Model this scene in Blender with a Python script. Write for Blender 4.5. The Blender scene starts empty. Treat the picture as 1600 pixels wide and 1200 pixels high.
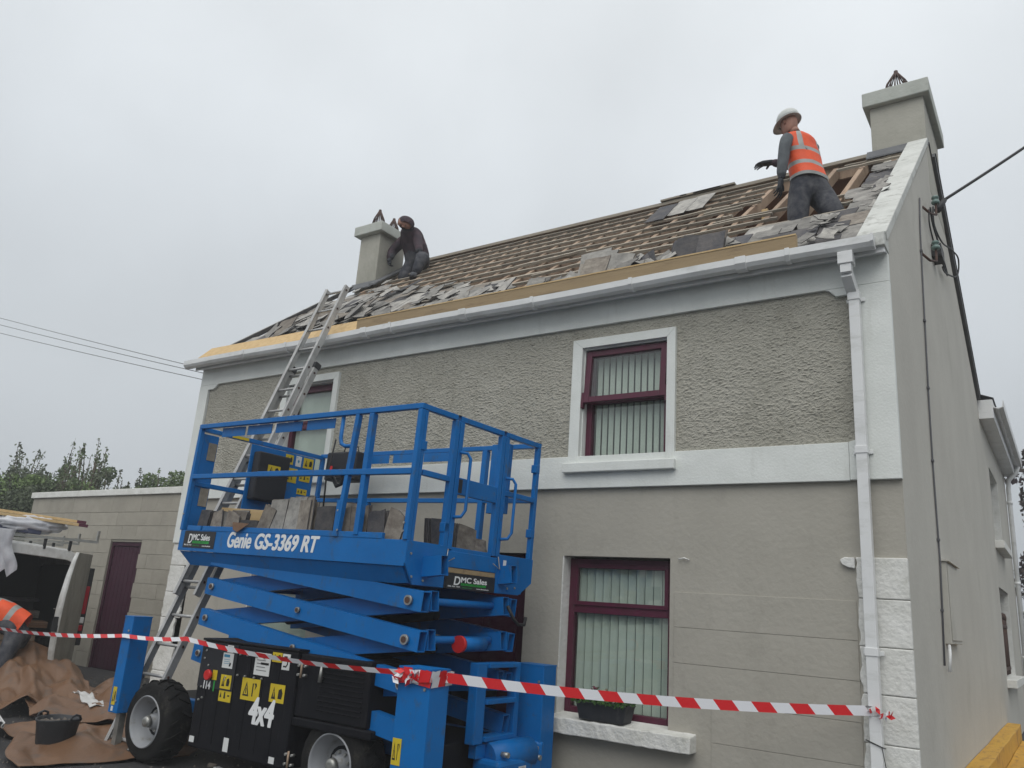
import bpy, bmesh, math, random
from mathutils import Vector, Matrix, Euler, noise
R = math.radians
rnd = random.Random(7)
scene = bpy.context.scene
COL = scene.collection
# ---------------------------------------------------------------- camera
cd = bpy.data.cameras.new('camera'); cam = bpy.data.objects.new('camera', cd); COL.objects.link(cam)
cd.sensor_width = 36; cd.sensor_fit = 'HORIZONTAL'; cd.lens = 28.18; cd.clip_start = .1; cd.clip_end = 900
CAMM = Matrix.Rotation(0.61057, 4, 'Z') @ Matrix.Rotation(math.pi/2+0.27193, 4, 'X') @ Matrix.Rotation(0.07005, 4, 'Z')
cam.matrix_world = Matrix.Translation((0, -6.3, 1.485)) @ CAMM
scene.camera = cam
# ---------------------------------------------------------------- world: overcast
w = bpy.data.worlds.new('World'); scene.world = w; w.use_nodes = True
nt = w.node_tree; nt.nodes.clear()
def N(t, **k):
    n = nt.nodes.new(t)
    for a, b in k.items(): setattr(n, a, b)
    return n
out = N('ShaderNodeOutputWorld'); bg = N('ShaderNodeBackground')
tc = N('ShaderNodeTexCoord'); sep = N('ShaderNodeSeparateXYZ')
nt.links.new(tc.outputs['Generated'], sep.inputs[0])
rmp = N('ShaderNodeValToRGB'); cr = rmp.color_ramp
cr.elements[0].position = 0.0; cr.elements[0].color = (.40, .43, .46, 1)
cr.elements[1].position = 1.0; cr.elements[1].color = (1.14, 1.14, 1.12, 1)
for p, c in ((.06, (.43, .465, .50)), (.22, (.56, .60, .635)), (.45, (.64, .68, .715)), (.7, (.72, .755, .78))):
    e = cr.elements.new(p); e.color = (*c, 1)
nt.links.new(sep.outputs['Z'], rmp.inputs[0])
nz = N('ShaderNodeTexNoise'); nz.inputs['Scale'].default_value = 2.2; nz.inputs['Detail'].default_value = 5; nz.inputs['Roughness'].default_value = .45
nt.links.new(tc.outputs['Generated'], nz.inputs['Vector'])
mr = N('ShaderNodeMapRange'); mr.inputs[1].default_value = .25; mr.inputs[2].default_value = .75; mr.inputs[3].default_value = .84; mr.inputs[4].default_value = 1.16
nt.links.new(nz.outputs['Fac'], mr.inputs[0])
mul = N('ShaderNodeVectorMath', operation='SCALE'); nt.links.new(rmp.outputs[0], mul.inputs[0]); nt.links.new(mr.outputs[0], mul.inputs[3])
sky = N('ShaderNodeTexSky'); sky.sky_type = 'NISHITA'; sky.sun_disc = False; sky.sun_elevation = R(52); sky.sun_rotation = R(190); sky.dust_density = 4
sks = N('ShaderNodeVectorMath', operation='SCALE'); sks.inputs[3].default_value = .003
nt.links.new(sky.outputs[0], sks.inputs[0])
addv = N('ShaderNodeVectorMath', operation='ADD'); nt.links.new(mul.outputs[0], addv.inputs[0]); nt.links.new(sks.outputs[0], addv.inputs[1])
nt.links.new(addv.outputs[0], bg.inputs[0]); bg.inputs[1].default_value = 1.0
nt.links.new(bg.outputs[0], out.inputs[0])
sd = bpy.data.lights.new('sun', 'SUN'); sd.energy = 1.25; sd.angle = R(50); sd.color = (1, .98, .95)
sun = bpy.data.objects.new('sun', sd); COL.objects.link(sun)
sun.rotation_euler = Vector((.25, -.62, .8)).to_track_quat('Z', 'Y').to_euler(); sun.location = (0, -20, 30)
vs = scene.view_settings; vs.view_transform = 'Standard'; vs.look = 'None'; vs.exposure = .17; vs.gamma = 1; vs.use_curve_mapping = False
# ---------------------------------------------------------------- materials
def mat(name, col, rough=.7, col2=None, scale=6, bump=0, bscale=40, metal=0, stretch=(1, 1, 1), rand=0, streak=0, detail=6, coat=0, contrast=(.35, .65), spec=.4, bkind='noise', dirt=None):
    m = bpy.data.materials.new(name); m.use_nodes = True
    t = m.node_tree; nd = t.nodes; L = t.links
    b = nd['Principled BSDF']; b.inputs['Roughness'].default_value = rough; b.inputs['Metallic'].default_value = metal
    b.inputs['Specular IOR Level'].default_value = spec
    if coat: b.inputs['Coat Weight'].default_value = coat
    tc = nd.new('ShaderNodeTexCoord'); mp = nd.new('ShaderNodeMapping'); mp.inputs['Scale'].default_value = stretch
    L.new(tc.outputs['Object'], mp.inputs[0])
    oi = nd.new('ShaderNodeObjectInfo')
    if rand:
        cb = nd.new('ShaderNodeVectorMath'); cb.operation = 'SCALE'; cb.inputs[0].default_value = (17, 9, 31); L.new(oi.outputs['Random'], cb.inputs[3])
        ad = nd.new('ShaderNodeVectorMath'); ad.operation = 'ADD'; L.new(mp.outputs[0], ad.inputs[0]); L.new(cb.outputs[0], ad.inputs[1]); vec = ad.outputs[0]
    else: vec = mp.outputs[0]
    cur = None
    if col2:
        n = nd.new('ShaderNodeTexNoise'); n.inputs['Scale'].default_value = scale; n.inputs['Detail'].default_value = detail; n.inputs['Roughness'].default_value = .62
        L.new(vec, n.inputs['Vector'])
        r = nd.new('ShaderNodeValToRGB'); r.color_ramp.elements[0].position = contrast[0]; r.color_ramp.elements[1].position = contrast[1]
        r.color_ramp.elements[0].color = (*col, 1); r.color_ramp.elements[1].color = (*col2, 1)
        L.new(n.outputs['Fac'], r.inputs[0]); cur = r.outputs[0]
    else:
        rgb = nd.new('ShaderNodeRGB'); rgb.outputs[0].default_value = (*col, 1); cur = rgb.outputs[0]
    if dirt:   # (colour, scale, lo, hi, stretch) stains with their own shape
        dc, ds, lo, hi, dst = dirt
        mp2 = nd.new('ShaderNodeMapping'); mp2.inputs['Scale'].default_value = dst; L.new(tc.outputs['Object'], mp2.inputs[0])
        n2 = nd.new('ShaderNodeTexNoise'); n2.inputs['Scale'].default_value = ds; n2.inputs['Detail'].default_value = 8; n2.inputs['Roughness'].default_value = .7
        L.new(mp2.outputs[0], n2.inputs['Vector'])
        r2 = nd.new('ShaderNodeMapRange'); r2.inputs[1].default_value = lo; r2.inputs[2].default_value = hi; L.new(n2.outputs['Fac'], r2.inputs[0])
        mx = nd.new('ShaderNodeMix'); mx.data_type = 'RGBA'; L.new(r2.outputs[0], mx.inputs[0]); L.new(cur, mx.inputs[6]); mx.inputs[7].default_value = (*dc, 1)
        cur = mx.outputs[2]
    if rand:
        m2 = nd.new('ShaderNodeMapRange'); m2.inputs[3].default_value = 1-rand; m2.inputs[4].default_value = 1+rand; L.new(oi.outputs['Random'], m2.inputs[0])
        s2 = nd.new('ShaderNodeVectorMath'); s2.operation = 'SCALE'; L.new(cur, s2.inputs[0]); L.new(m2.outputs[0], s2.inputs[3]); cur = s2.outputs[0]
    L.new(cur, b.inputs['Base Color'])
    if bump:
        if bkind == 'voronoi':
            n3 = nd.new('ShaderNodeTexVoronoi'); n3.feature = 'SMOOTH_F1'; n3.inputs['Scale'].default_value = bscale; o3 = n3.outputs['Distance']
        else:
            n3 = nd.new('ShaderNodeTexNoise'); n3.inputs['Scale'].default_value = bscale; n3.inputs['Detail'].default_value = 5; o3 = n3.outputs['Fac']
        L.new(vec, n3.inputs['Vector'])
        bp = nd.new('ShaderNodeBump'); bp.inputs['Strength'].default_value = min(1, bump); bp.inputs['Distance'].default_value = .01 if bump <= 1 else .01*bump
        L.new(o3, bp.inputs['Height']); L.new(bp.outputs[0], b.inputs['Normal'])
    return m
M = {}
M['white'] = mat('white_paint', (.74, .765, .735), .6, (.66, .685, .655), 3, .25, 60, dirt=((.52, .53, .49), 4, .58, .85, (1.2, 1, .3)))
M['whiterough'] = mat('rough_white_paint', (.74, .74, .71), .75, (.62, .62, .58), 5, .9, 30, dirt=((.42, .42, .37), 5, .62, .75, (1, 1, 1)))
M['upvc'] = mat('white_upvc', (.76, .77, .765), .32, (.69, .70, .70), 2, dirt=((.48, .49, .46), 5, .52, .80, (.6, 1, 2)))
M['stucco'] = mat('pebble_dash', (.43, .415, .36), .95, (.37, .357, .305), 1.3, 1, 120, detail=8, dirt=((.27, .26, .215), 3.5, .5, .8, (1, 1, .35)))
M['plaster'] = mat('taupe_plaster', (.405, .385, .335), .85, (.365, .347, .30), 1.3, .45, 22, dirt=((.29, .275, .235), 2.6, .55, .85, (1, 1, .5)))
M['gable'] = mat('grey_plaster', (.51, .495, .445), .85, (.455, .44, .395), .9, .3, 18, dirt=((.36, .35, .305), 1.4, .55, .85, (1, 1, .55)))
M['block'] = mat('painted_block', (.35, .325, .275), .85, (.30, .28, .235), 3, .6, 30, rand=.03, dirt=((.24, .225, .19), 6, .62, .75, (1, 1, 1)))
M['maroon'] = mat('maroon_paint', (.095, .014, .038), .4, (.07, .014, .028), 8)
M['maroond'] = mat('dark_maroon_paint', (.046, .006, .022), .5, (.036, .005, .018), 8, .2, 40, spec=.2)
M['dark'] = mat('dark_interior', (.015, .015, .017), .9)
M['room'] = mat('dim_room_wall', (.22, .23, .23), .9)
M['blind'] = mat('blind_fabric', (.62, .66, .61), .8, (.56, .60, .55), 6)
M['blue'] = mat('blue_machine_paint', (.001, .140, .43), .42, (.001, .118, .37), 2.5, .06, 30, spec=.25, dirt=((.04, .10, .20), 11, .56, .70, (1, 1, .6)))
M['black'] = mat('black_machine_cover', (.005, .0055, .008), .55, (.008, .008, .011), 5, .15, 60, spec=.15, dirt=((.028, .028, .030), 9, .58, .8, (3, 3, .5)))
M['rubber'] = mat('tyre_rubber', (.009, .009, .0095), .85, (.014, .0135, .013), 8, .4, 60, spec=.2, dirt=((.06, .055, .045), 5, .55, .75, (1, 1, 1)))
M['rim'] = mat('grey_rim_paint', (.27, .28, .30), .5, (.27, .28, .29), 9, dirt=((.16, .14, .11), 9, .58, .75, (1, 1, 1)))
M['steel'] = mat('steel', (.42, .42, .40), .45, (.3, .3, .28), 12, metal=.7)
M['alu'] = mat('weathered_aluminium', (.50, .50, .49), .5, (.36, .36, .355), 7, metal=.35, dirt=((.22, .21, .2), 16, .58, .8, (1, 1, .2)))
M['white_print'] = mat('white_print', (.75, .76, .76), .5)
M['plate'] = mat('black_plate', (.016, .017, .022), .5)
M['greenp'] = mat('green_print', (.02, .32, .05), .5)
M['greend'] = mat('dark_green_print', (.01, .10, .02), .5)
M['yellow'] = mat('yellow_sticker', (.62, .47, .02), .5, (.55, .41, .02), 9)
M['ink'] = mat('black_ink', (.012, .012, .012), .6)
M['paper'] = mat('white_sticker', (.66, .67, .66), .55)
M['bluepr'] = mat('blue_print', (.05, .25, .4), .55)
M['greypr'] = mat('grey_print', (.22, .22, .22), .55)
M['red'] = mat('red_plastic', (.55, .02, .02), .4)
M['redlens'] = mat('red_lens', (.35, .01, .02), .2)
M['slate'] = mat('weathered_slate', (.17, .165, .155), .8, (.36, .345, .315), 7, .6, 30, rand=.38, contrast=(.3, .7), dirt=((.08, .075, .078), 7, .52, .7, (1, 1, 1)))
M['slated'] = mat('dark_slate_underside', (.045, .047, .056), .75, (.10, .092, .09), 8, .5, 30, rand=.35)
M['slateb'] = mat('brown_stained_slate', (.12, .10, .085), .85, (.25, .225, .19), 9, .6, 30, rand=.3)
M['batten'] = mat('old_batten_wood', (.36, .325, .265), .85, (.26, .23, .185), 5, .5, 40, stretch=(.2, 3, 3), rand=.3)
M['rafter'] = mat('old_rafter_wood', (.38, .28, .20), .85, (.27, .19, .135), 5, .5, 30, stretch=(3, .5, .5), rand=.2)
M['sark'] = mat('brown_roof_lining', (.33, .21, .145), .95, (.24, .155, .11), 4, .8, 12, dirt=((.50, .42, .34), 6, .60, .68, (1, 1, 1)))
M['newwood'] = mat('new_timber', (.52, .36, .17), .7, (.62, .46, .25), 3, .15, 40, stretch=(.3, 5, 5), dirt=((.36, .23, .11), 6, .58, .75, (.6, 3, 3)))
M['osb'] = mat('fresh_sheathing_board', (.60, .43, .22), .75, (.50, .34, .16), 16, .3, 50, dirt=((.36, .22, .10), 12, .60, .7, (1, 1, 1)))
M['greywood'] = mat('brown_plank_face', (.30, .22, .125), .75, (.35, .26, .15), 4, .2, 40, stretch=(.3, 5, 5), dirt=((.20, .14, .085), 5, .56, .75, (.5, 3, 3)))  # darker brown for the plank's front face
M['coping'] = mat('stained_white_coping', (.60, .61, .58), .8, (.50, .51, .48), 4, .6, 20, dirt=((.26, .26, .235), 6, .54, .72, (1, 1, 1)))
M['capc'] = mat('chimney_cap_concrete', (.50, .52, .48), .85, (.42, .44, .40), 4, .5, 25, dirt=((.28, .29, .26), 5, .58, .75, (1, 1, 1)))
M['chim'] = mat('chimney_render', (.43, .42, .365), .85, (.37, .36, .31), 2.2, .5, 20, dirt=((.27, .27, .225), 2.5, .53, .78, (1, 1, .45)))
M['lead'] = mat('lead_flashing', (.10, .105, .115), .6, (.14, .145, .15), 4, .4, 20)
M['iron'] = mat('rusty_iron', (.045, .03, .03), .7, (.09, .045, .03), 8)
M['asphalt'] = mat('wet_tarmac', (.026, .026, .028), .65, (.040, .039, .040), 3, .9, 120, detail=10, dirt=((.10, .092, .08), 18, .62, .74, (1, 1, 1)))
M['membrane'] = mat('brown_roofing_membrane', (.165, .088, .045), .5, (.135, .072, .038), 2, .5, 14, dirt=((.09, .065, .05), 5, .52, .7, (1, 1, 1)))
M['membranew'] = mat('white_membrane_back', (.58, .58, .57), .6, (.48, .48, .47), 4)
M['bucket'] = mat('black_rubber_bucket', (.022, .024, .028), .6, (.03, .032, .036), 8, .2, 30, dirt=((.08, .08, .078), 9, .58, .72, (1, 1, .4)))
M['yellowc'] = mat('yellow_boards', (.58, .33, .03), .6, (.50, .27, .03), 3, .4, 18, stretch=(2, .6, 1), dirt=((.30, .15, .03), 5, .52, .66, (3, .8, 1)))
M['vanw'] = mat('dirty_white_van_paint', (.62, .63, .62), .4, (.52, .52, .50), 3, coat=.2, dirt=((.26, .25, .22), 3, .45, .75, (1, 1, .6)))
M['vang'] = mat('grimy_shaded_van_door', (.26, .25, .22), .5, (.20, .19, .165), 3, dirt=((.12, .115, .10), 4, .48, .72, (1, 1, .4)))  # door skin greyed by grime and by shade put into the colour
M['vanp'] = mat('black_bumper_plastic', (.02, .021, .023), .6)
M['plasticw'] = mat('white_plastic_sheet', (.62, .63, .66), .35, (.5, .51, .55), 8, .5, 12)
M['tarp'] = mat('blue_grey_tarp', (.05, .06, .11), .5, (.07, .08, .13), 6)
M['pipew'] = mat('white_pipe', (.7, .7, .72), .4)
M['leafa'] = mat('hedge_leaf', (.085, .13, .05), .6, (.12, .165, .065), 2.5, rand=.15, detail=2)
M['leafb'] = mat('dark_hedge_leaf', (.06, .085, .045), .65, (.085, .105, .055), 2.5, rand=.15, detail=2)
M['leafc'] = mat('light_bramble_leaf', (.12, .18, .055), .6, (.15, .22, .07), 2.5, detail=2)
M['leafp'] = mat('purple_leaf', (.045, .022, .03), .65, (.06, .045, .035), 2.5, detail=2)
M['bark'] = mat('bark', (.07, .055, .04), .9, (.10, .08, .06), 9, .6, 20)
M['insul'] = mat('green_glass_insulator', (.10, .17, .155), .3, (.17, .25, .23), 9)
M['cable'] = mat('black_cable', (.018, .018, .02), .6)
M['wire'] = mat('thin_grey_wire', (.10, .10, .11), .6)
M['hivis'] = mat('orange_hi_vis', (.80, .10, .025), .6, (.66, .075, .02), 6, 1.4, 9)
M['refl'] = mat('reflective_band', (.27, .28, .27), .35, (.33, .34, .33), 12)
M['skin'] = mat('skin', (.36, .19, .135), .6, (.30, .155, .115), 12)
M['hat'] = mat('white_hard_hat', (.58, .60, .58), .35, (.50, .52, .50), 7)
M['shirt'] = mat('grey_work_shirt', (.13, .145, .155), .85, (.09, .10, .11), 8, 1.8, 13)
M['trous'] = mat('dusty_dark_trousers', (.03, .033, .045), .85, (.12, .12, .125), 9, 1.6, 11, contrast=(.4, .75))
M['hood'] = mat('dark_maroon_hooded_top', (.065, .035, .045), .85, (.035, .028, .038), 7, 1.8, 12)
M['glove'] = mat('dark_glove', (.022, .025, .032), .7, (.03, .034, .04), 12)
M['boot'] = mat('work_boot', (.06, .065, .075), .7)
M['soil'] = mat('soil', (.04, .03, .02), .9)
M['plant'] = mat('pansy_leaf', (.04, .10, .02), .6, (.06, .14, .03), 12)
M['petal'] = mat('pale_petal', (.6, .5, .4), .6)
M['petalr'] = mat('dark_red_petal', (.12, .02, .04), .6)
M['glassm'] = None
def glass():
    m = bpy.data.materials.new('window_glass'); m.use_nodes = True; t = m.node_tree; t.nodes.clear()
    o = t.nodes.new('ShaderNodeOutputMaterial'); a = t.nodes.new('ShaderNodeBsdfTransparent'); a.inputs[0].default_value = (.93, .96, .94, 1)
    g = t.nodes.new('ShaderNodeBsdfGlossy'); g.inputs['Roughness'].default_value = .02
    lw = t.nodes.new('ShaderNodeLayerWeight'); pw_ = t.nodes.new('ShaderNodeMath'); pw_.operation = 'POWER'; pw_.inputs[1].default_value = 3.2; t.links.new(lw.outputs[1], pw_.inputs[0])
    f = t.nodes.new('ShaderNodeMapRange'); f.inputs[3].default_value = .055; f.inputs[4].default_value = .9; t.links.new(pw_.outputs[0], f.inputs[0])
    n = t.nodes.new('ShaderNodeTexNoise'); n.inputs['Scale'].default_value = 1.5
    b = t.nodes.new('ShaderNodeBump'); b.inputs['Strength'].default_value = .05; t.links.new(n.outputs['Fac'], b.inputs['Height']); t.links.new(b.outputs[0], g.inputs['Normal'])
    x = t.nodes.new('ShaderNodeMixShader'); t.links.new(f.outputs[0], x.inputs[0]); t.links.new(a.outputs[0], x.inputs[1]); t.links.new(g.outputs[0], x.inputs[2]); t.links.new(x.outputs[0], o.inputs[0])
    return m
M['glassm'] = glass()
# ---------------------------------------------------------------- mesh helpers
WM = {}
def wm(o): return WM[o.name] if o is not None else Matrix()
def root(name, label, cat, loc=(0, 0, 0), rz=0, group=None, mtx=None):
    o = bpy.data.objects.new(name, None); COL.objects.link(o); o.empty_display_size = .2
    m = mtx if mtx is not None else Matrix.Translation(loc) @ Matrix.Rotation(rz, 4, 'Z')
    o.matrix_world = m; WM[o.name] = m
    o['label'] = label; o['category'] = cat
    if group: o['group'] = group
    return o
def tag(o, label, cat, group=None):
    o['label'] = label; o['category'] = cat
    if group: o['group'] = group
    return o
def frame(p, q):
    d = (Vector(q)-Vector(p)); L = d.length; d = d/L if L else Vector((0, 0, 1))
    a = Vector((0, 0, 1)) if abs(d.z) < .95 else Vector((1, 0, 0))
    u = d.cross(a).normalized(); v = d.cross(u)
    return d, u, v, L
class MB:
    def __init__(s): s.v = []; s.f = []; s.m = []; s.sm = []
    def add(s, vs, fs, mi=0, M4=None, smooth=False):
        b = len(s.v)
        for p in vs: s.v.append((M4 @ Vector(p)) if M4 is not None else Vector(p))
        for f in fs: s.f.append([b+i for i in f]); s.m.append(mi); s.sm.append(smooth)
        return s
    def box(s, x0, x1, y0, y1, z0, z1, mi=0, M4=None):
        vs = [(x, y, z) for x in (x0, x1) for y in (y0, y1) for z in (z0, z1)]
        return s.add(vs, [(0, 1, 3, 2), (4, 6, 7, 5), (0, 4, 5, 1), (2, 3, 7, 6), (0, 2, 6, 4), (1, 5, 7, 3)], mi, M4)
    def bar(s, p, q, w, h, mi=0, up=None, M4=None):
        """rectangular bar p->q, w across (horizontal), h along up"""
        p = Vector(p); q = Vector(q); d = (q-p).normalized(); up = Vector(up or ((0, 0, 1) if abs(d.z) < .9 else (0, 1, 0)))
        u = d.cross(up).normalized()*(w/2); v = u.cross(d).normalized()*(h/2)
        vs = [p-u-v, p+u-v, p+u+v, p-u+v, q-u-v, q+u-v, q+u+v, q-u+v]
        return s.add(vs, [(0, 3, 2, 1), (4, 5, 6, 7), (0, 1, 5, 4), (1, 2, 6, 5), (2, 3, 7, 6), (3, 0, 4, 7)], mi, M4)
    def tube(s, pts, r, n=10, mi=0, cap=True, M4=None):
        pts = [Vector(p) for p in pts]; rr = r if isinstance(r, (list, tuple)) else [r]*len(pts)
        rings = []; pu = None
        for i, p in enumerate(pts):
            d = (pts[min(i+1, len(pts)-1)]-pts[max(i-1, 0)]).normalized()
            if pu is None:
                a = Vector((0, 0, 1)) if abs(d.z) < .95 else Vector((1, 0, 0)); u = d.cross(a).normalized()
            else: u = (pu-d*pu.dot(d)).normalized()
            pu = u; v = d.cross(u)
            rings.append([p+(u*math.cos(2*math.pi*k/n)+v*math.sin(2*math.pi*k/n))*rr[i] for k in range(n)])
        return s.loft(rings, mi, cap, M4)
    def loft(s, rings, mi=0, cap=True, M4=None, smooth=True, mif=None):
        n = len(rings[0]); b = len(s.v)
        for r in rings:
            for p in r: s.v.append((M4 @ Vector(p)) if M4 is not None else Vector(p))
        for i in range(len(rings)-1):
            for k in range(n):
                s.f.append([b+i*n+k, b+i*n+(k+1) % n, b+(i+1)*n+(k+1) % n, b+(i+1)*n+k]); s.m.append(mif(i, k) if mif else mi); s.sm.append(smooth)
        if cap:
            s.f.append([b+k for k in range(n)][::-1]); s.m.append(mi); s.sm.append(False)
            s.f.append([b+(len(rings)-1)*n+k for k in range(n)]); s.m.append(mi); s.sm.append(False)
        return s
    def prism(s, poly, axis, a, b_, mi=0, M4=None):
        """poly 2D extruded along axis ('x': poly=(y,z), 'y': (x,z), 'z': (x,y)) from a to b_"""
        def P(u, v, t): return (t, u, v) if axis == 'x' else ((u, t, v) if axis == 'y' else (u, v, t))
        n = len(poly); vs = [P(u, v, a) for u, v in poly]+[P(u, v, b_) for u, v in poly]
        fs = [list(range(n)), list(range(2*n-1, n-1, -1))]+[(i, (i+1) % n, n+(i+1) % n, n+i) for i in range(n)]
        return s.add(vs, fs, mi, M4)
    def mesh(s, name, mats, inv=None):
        me = bpy.data.meshes.new(name)
        me.from_pydata([(inv @ v) if inv is not None else v for v in s.v], [], s.f)
        for m in (mats if isinstance(mats, (list, tuple)) else [mats]): me.materials.append(M[m] if isinstance(m, str) else m)
        me.polygons.foreach_set('material_index', s.m); me.polygons.foreach_set('use_smooth', s.sm)
        bm = bmesh.new(); bm.from_mesh(me); bmesh.ops.recalc_face_normals(bm, faces=bm.faces); bm.to_mesh(me); bm.free()
        me.update(); return me
    def build(s, name, mats, parent=None, bevel=0, kind=None, label=None):
        me = s.mesh(name, mats, wm(parent).inverted() if parent is not None else None)
        o = bpy.data.objects.new(name, me); COL.objects.link(o); o.parent = parent
        WM[o.name] = wm(parent)
        if bevel:
            b = o.modifiers.new('bevel', 'BEVEL'); b.width = bevel; b.segments = 2; b.limit_method = 'ANGLE'; b.angle_limit = R(40)
        if kind: o['kind'] = kind
        if label: o['label'] = label
        return o
def inst(mesh, name, parent, mtx):
    o = bpy.data.objects.new(name, mesh); COL.objects.link(o); o.parent = parent
    o.matrix_basis = (wm(parent).inverted() @ mtx) if parent is not None else mtx
    WM[o.name] = mtx
    return o
def copyobj(o, parent=None, mtx=None):
    c = o.copy(); COL.objects.link(c); c.parent = parent
    if parent is not None: c.matrix_basis = o.matrix_basis
    if mtx is not None: c.matrix_world = mtx
    WM[c.name] = mtx if mtx is not None else wm(parent) @ c.matrix_basis
    return c
def copy_tree(o, mtx):
    c = copyobj(o, None, mtx)
    for ch in [x for x in COL.objects if x.parent == o]:
        d = copyobj(ch, c)
        for g in [x for x in COL.objects if x.parent == ch]: copyobj(g, d)
    return c
def text(name, body, size, mtx, m, parent, bold=0, shear=0, sx=1, extrude=.001, align='LEFT', space=1, fit=None):
    cu = bpy.data.curves.new(name, 'FONT'); cu.body = body; cu.size = size; cu.shear = shear; cu.extrude = extrude; cu.align_x = align; cu.space_character = space
    t = bpy.data.objects.new(name, cu); COL.objects.link(t); bpy.context.view_layer.update()
    me = bpy.data.meshes.new_from_object(t.evaluated_get(bpy.context.evaluated_depsgraph_get())); COL.objects.unlink(t); bpy.data.objects.remove(t)
    if fit:
        xs_ = [v.co.x for v in me.vertices]; me.transform(Matrix.Translation((-min(xs_), 0, 0))); sx = fit/(max(xs_)-min(xs_))
    me.transform(Matrix.Diagonal((sx, 1, 1, 1)))
    if bold:
        bm = bmesh.new()
        for k, (dx, dy) in enumerate(((0, 0), (1, 0), (-1, 0), (.7, .6), (-.7, .6), (.7, -.6), (-.7, -.6))):
            m2 = me.copy(); m2.transform(Matrix.Translation((dx*bold, dy*bold, -k*.00006))); bm.from_mesh(m2); bpy.data.meshes.remove(m2)
        bm.to_mesh(me); bm.free()
    me.materials.clear(); me.materials.append(M[m]); me.name = name
    return inst(me, name, parent, mtx)
def plane_mtx(o, right, up):
    r = Vector(right).normalized(); u = Vector(up).normalized(); n = r.cross(u)
    m = Matrix((r, u, n)).transposed().to_4x4(); m.translation = Vector(o); return m
def skinmesh(name, verts, edges, mats, matf, parent, sub=2, rootv=0, fat=1.0):
    me = bpy.data.meshes.new(name); me.from_pydata([v[0] for v in verts], [], edges)
    o = bpy.data.objects.new('tmp', me); COL.objects.link(o)
    sk = o.modifiers.new('s', 'SKIN'); sk.use_smooth_shade = True
    if not me.skin_vertices: me.attributes  # layer is made with the modifier
    if len(me.skin_vertices) == 0:
        bm = bmesh.new(); bm.from_mesh(me); bm.verts.layers.skin.verify(); bm.to_mesh(me); bm.free()
    for i, v in enumerate(verts):
        r = v[1]; r = (r[0]*fat, r[1]*fat) if isinstance(r, tuple) else r*fat; me.skin_vertices[0].data[i].radius = r if isinstance(r, tuple) else (r, r)
        me.skin_vertices[0].data[i].use_root = (i == rootv)
    ss = o.modifiers.new('u', 'SUBSURF'); ss.levels = sub; ss.render_levels = sub
    bpy.context.view_layer.update()
    m2 = bpy.data.meshes.new_from_object(o.evaluated_get(bpy.context.evaluated_depsgraph_get()))
    COL.objects.unlink(o); bpy.data.objects.remove(o)
    m2.name = name; m2.materials.clear()
    for m in mats: m2.materials.append(M[m])
    for p in m2.polygons: p.material_index = matf(p.center) if matf else 0; p.use_smooth = True
    m2.transform(wm(parent).inverted())
    r = bpy.data.objects.new(name, m2); COL.objects.link(r); r.parent = parent; WM[r.name] = wm(parent)
    return r
def arc(cx, cy, r, a0, a1, n): return [(cx+r*math.cos(R(a0+(a1-a0)*i/n)), cy+r*math.sin(R(a0+(a1-a0)*i/n))) for i in range(n+1)]
# ================================================================ GROUND
g = MB(); g.add([(-150, -150, 0), (150, -150, 0), (150, 150, 0), (-150, 150, 0)], [(0, 1, 2, 3)])
go = g.build('ground', 'asphalt', kind='structure')
# ================================================================ HOUSE
XL, XR = -9.53, -.926
house = root('farmhouse', 'two storey pebble dashed farmhouse with stripped slate roof and white bands', 'house', (-5.2, 0, 0))
UV = Vector((0, .7798, .6260)); UN = Vector((0, -.6260, .7798)); P0 = Vector((0, -.05, 4.43))
def roofp(x, v, h=0): return Vector((x, 0, 0))+P0+UV*v+UN*h
RID_Y, RID_Z = 3.55, 7.30
REAR_Y, REAR_Z = 7.7, 5.12
# ---- front wall with openings
HOLES = [(-3.59, -2.74, 2.78, 3.885), (-7.72, -6.93, 2.78, 3.93), (-3.72, -2.70, .64, 1.967), (-7.95, -6.90, .64, 1.967), (-5.03, -4.10, .02, 1.98)]
def holed(mb, x0, x1, z0, z1, y0, y1, holes, reveal=True):
    xs = sorted({x0, x1, *[h[0] for h in holes], *[h[1] for h in holes]}); zs = sorted({z0, z1, *[h[2] for h in holes], *[h[3] for h in holes]})
    xs = [x for x in xs if x0 <= x <= x1]; zs = [z for z in zs if z0 <= z <= z1]
    for i in range(len(xs)-1):
        for j in range(len(zs)-1):
            cx, cz = (xs[i]+xs[i+1])/2, (zs[j]+zs[j+1])/2
            if any(h[0] < cx < h[1] and h[2] < cz < h[3] for h in holes): continue
            for y in (y0, y1): mb.add([(xs[i], y, zs[j]), (xs[i+1], y, zs[j]), (xs[i+1], y, zs[j+1]), (xs[i], y, zs[j+1])], [(0, 1, 2, 3)])
    if reveal:
        for a, b, c, d in holes:
            mb.add([(a, y0, c), (a, y1, c), (a, y1, d), (a, y0, d)], [(0, 1, 2, 3)]); mb.add([(b, y0, c), (b, y1, c), (b, y1, d), (b, y0, d)], [(0, 1, 2, 3)])
            mb.add([(a, y0, d), (b, y0, d), (b, y1, d), (a, y1, d)], [(0, 1, 2, 3)]); mb.add([(a, y0, c), (b, y0, c), (b, y1, c), (a, y1, c)], [(0, 1, 2, 3)])
wb = MB(); holed(wb, XL, XR-.001, -.1, 4.36, 0, .5, HOLES)
wb.box(XL, XR-.46, .002, .5, 4.362, 4.40)
wall = wb.build('front_wall', 'plaster', house)
# ---- gable walls (right one visible) : polygon y,z
def gable(x0, x1, mb):
    poly = [(0, -.1), (14, -.1), (14, 4.95), (REAR_Y, 4.95), (REAR_Y, REAR_Z-.05), (RID_Y+.05, RID_Z+.02), (0, 4.46)]
    mb.prism(poly, 'x', x0, x1)
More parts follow.
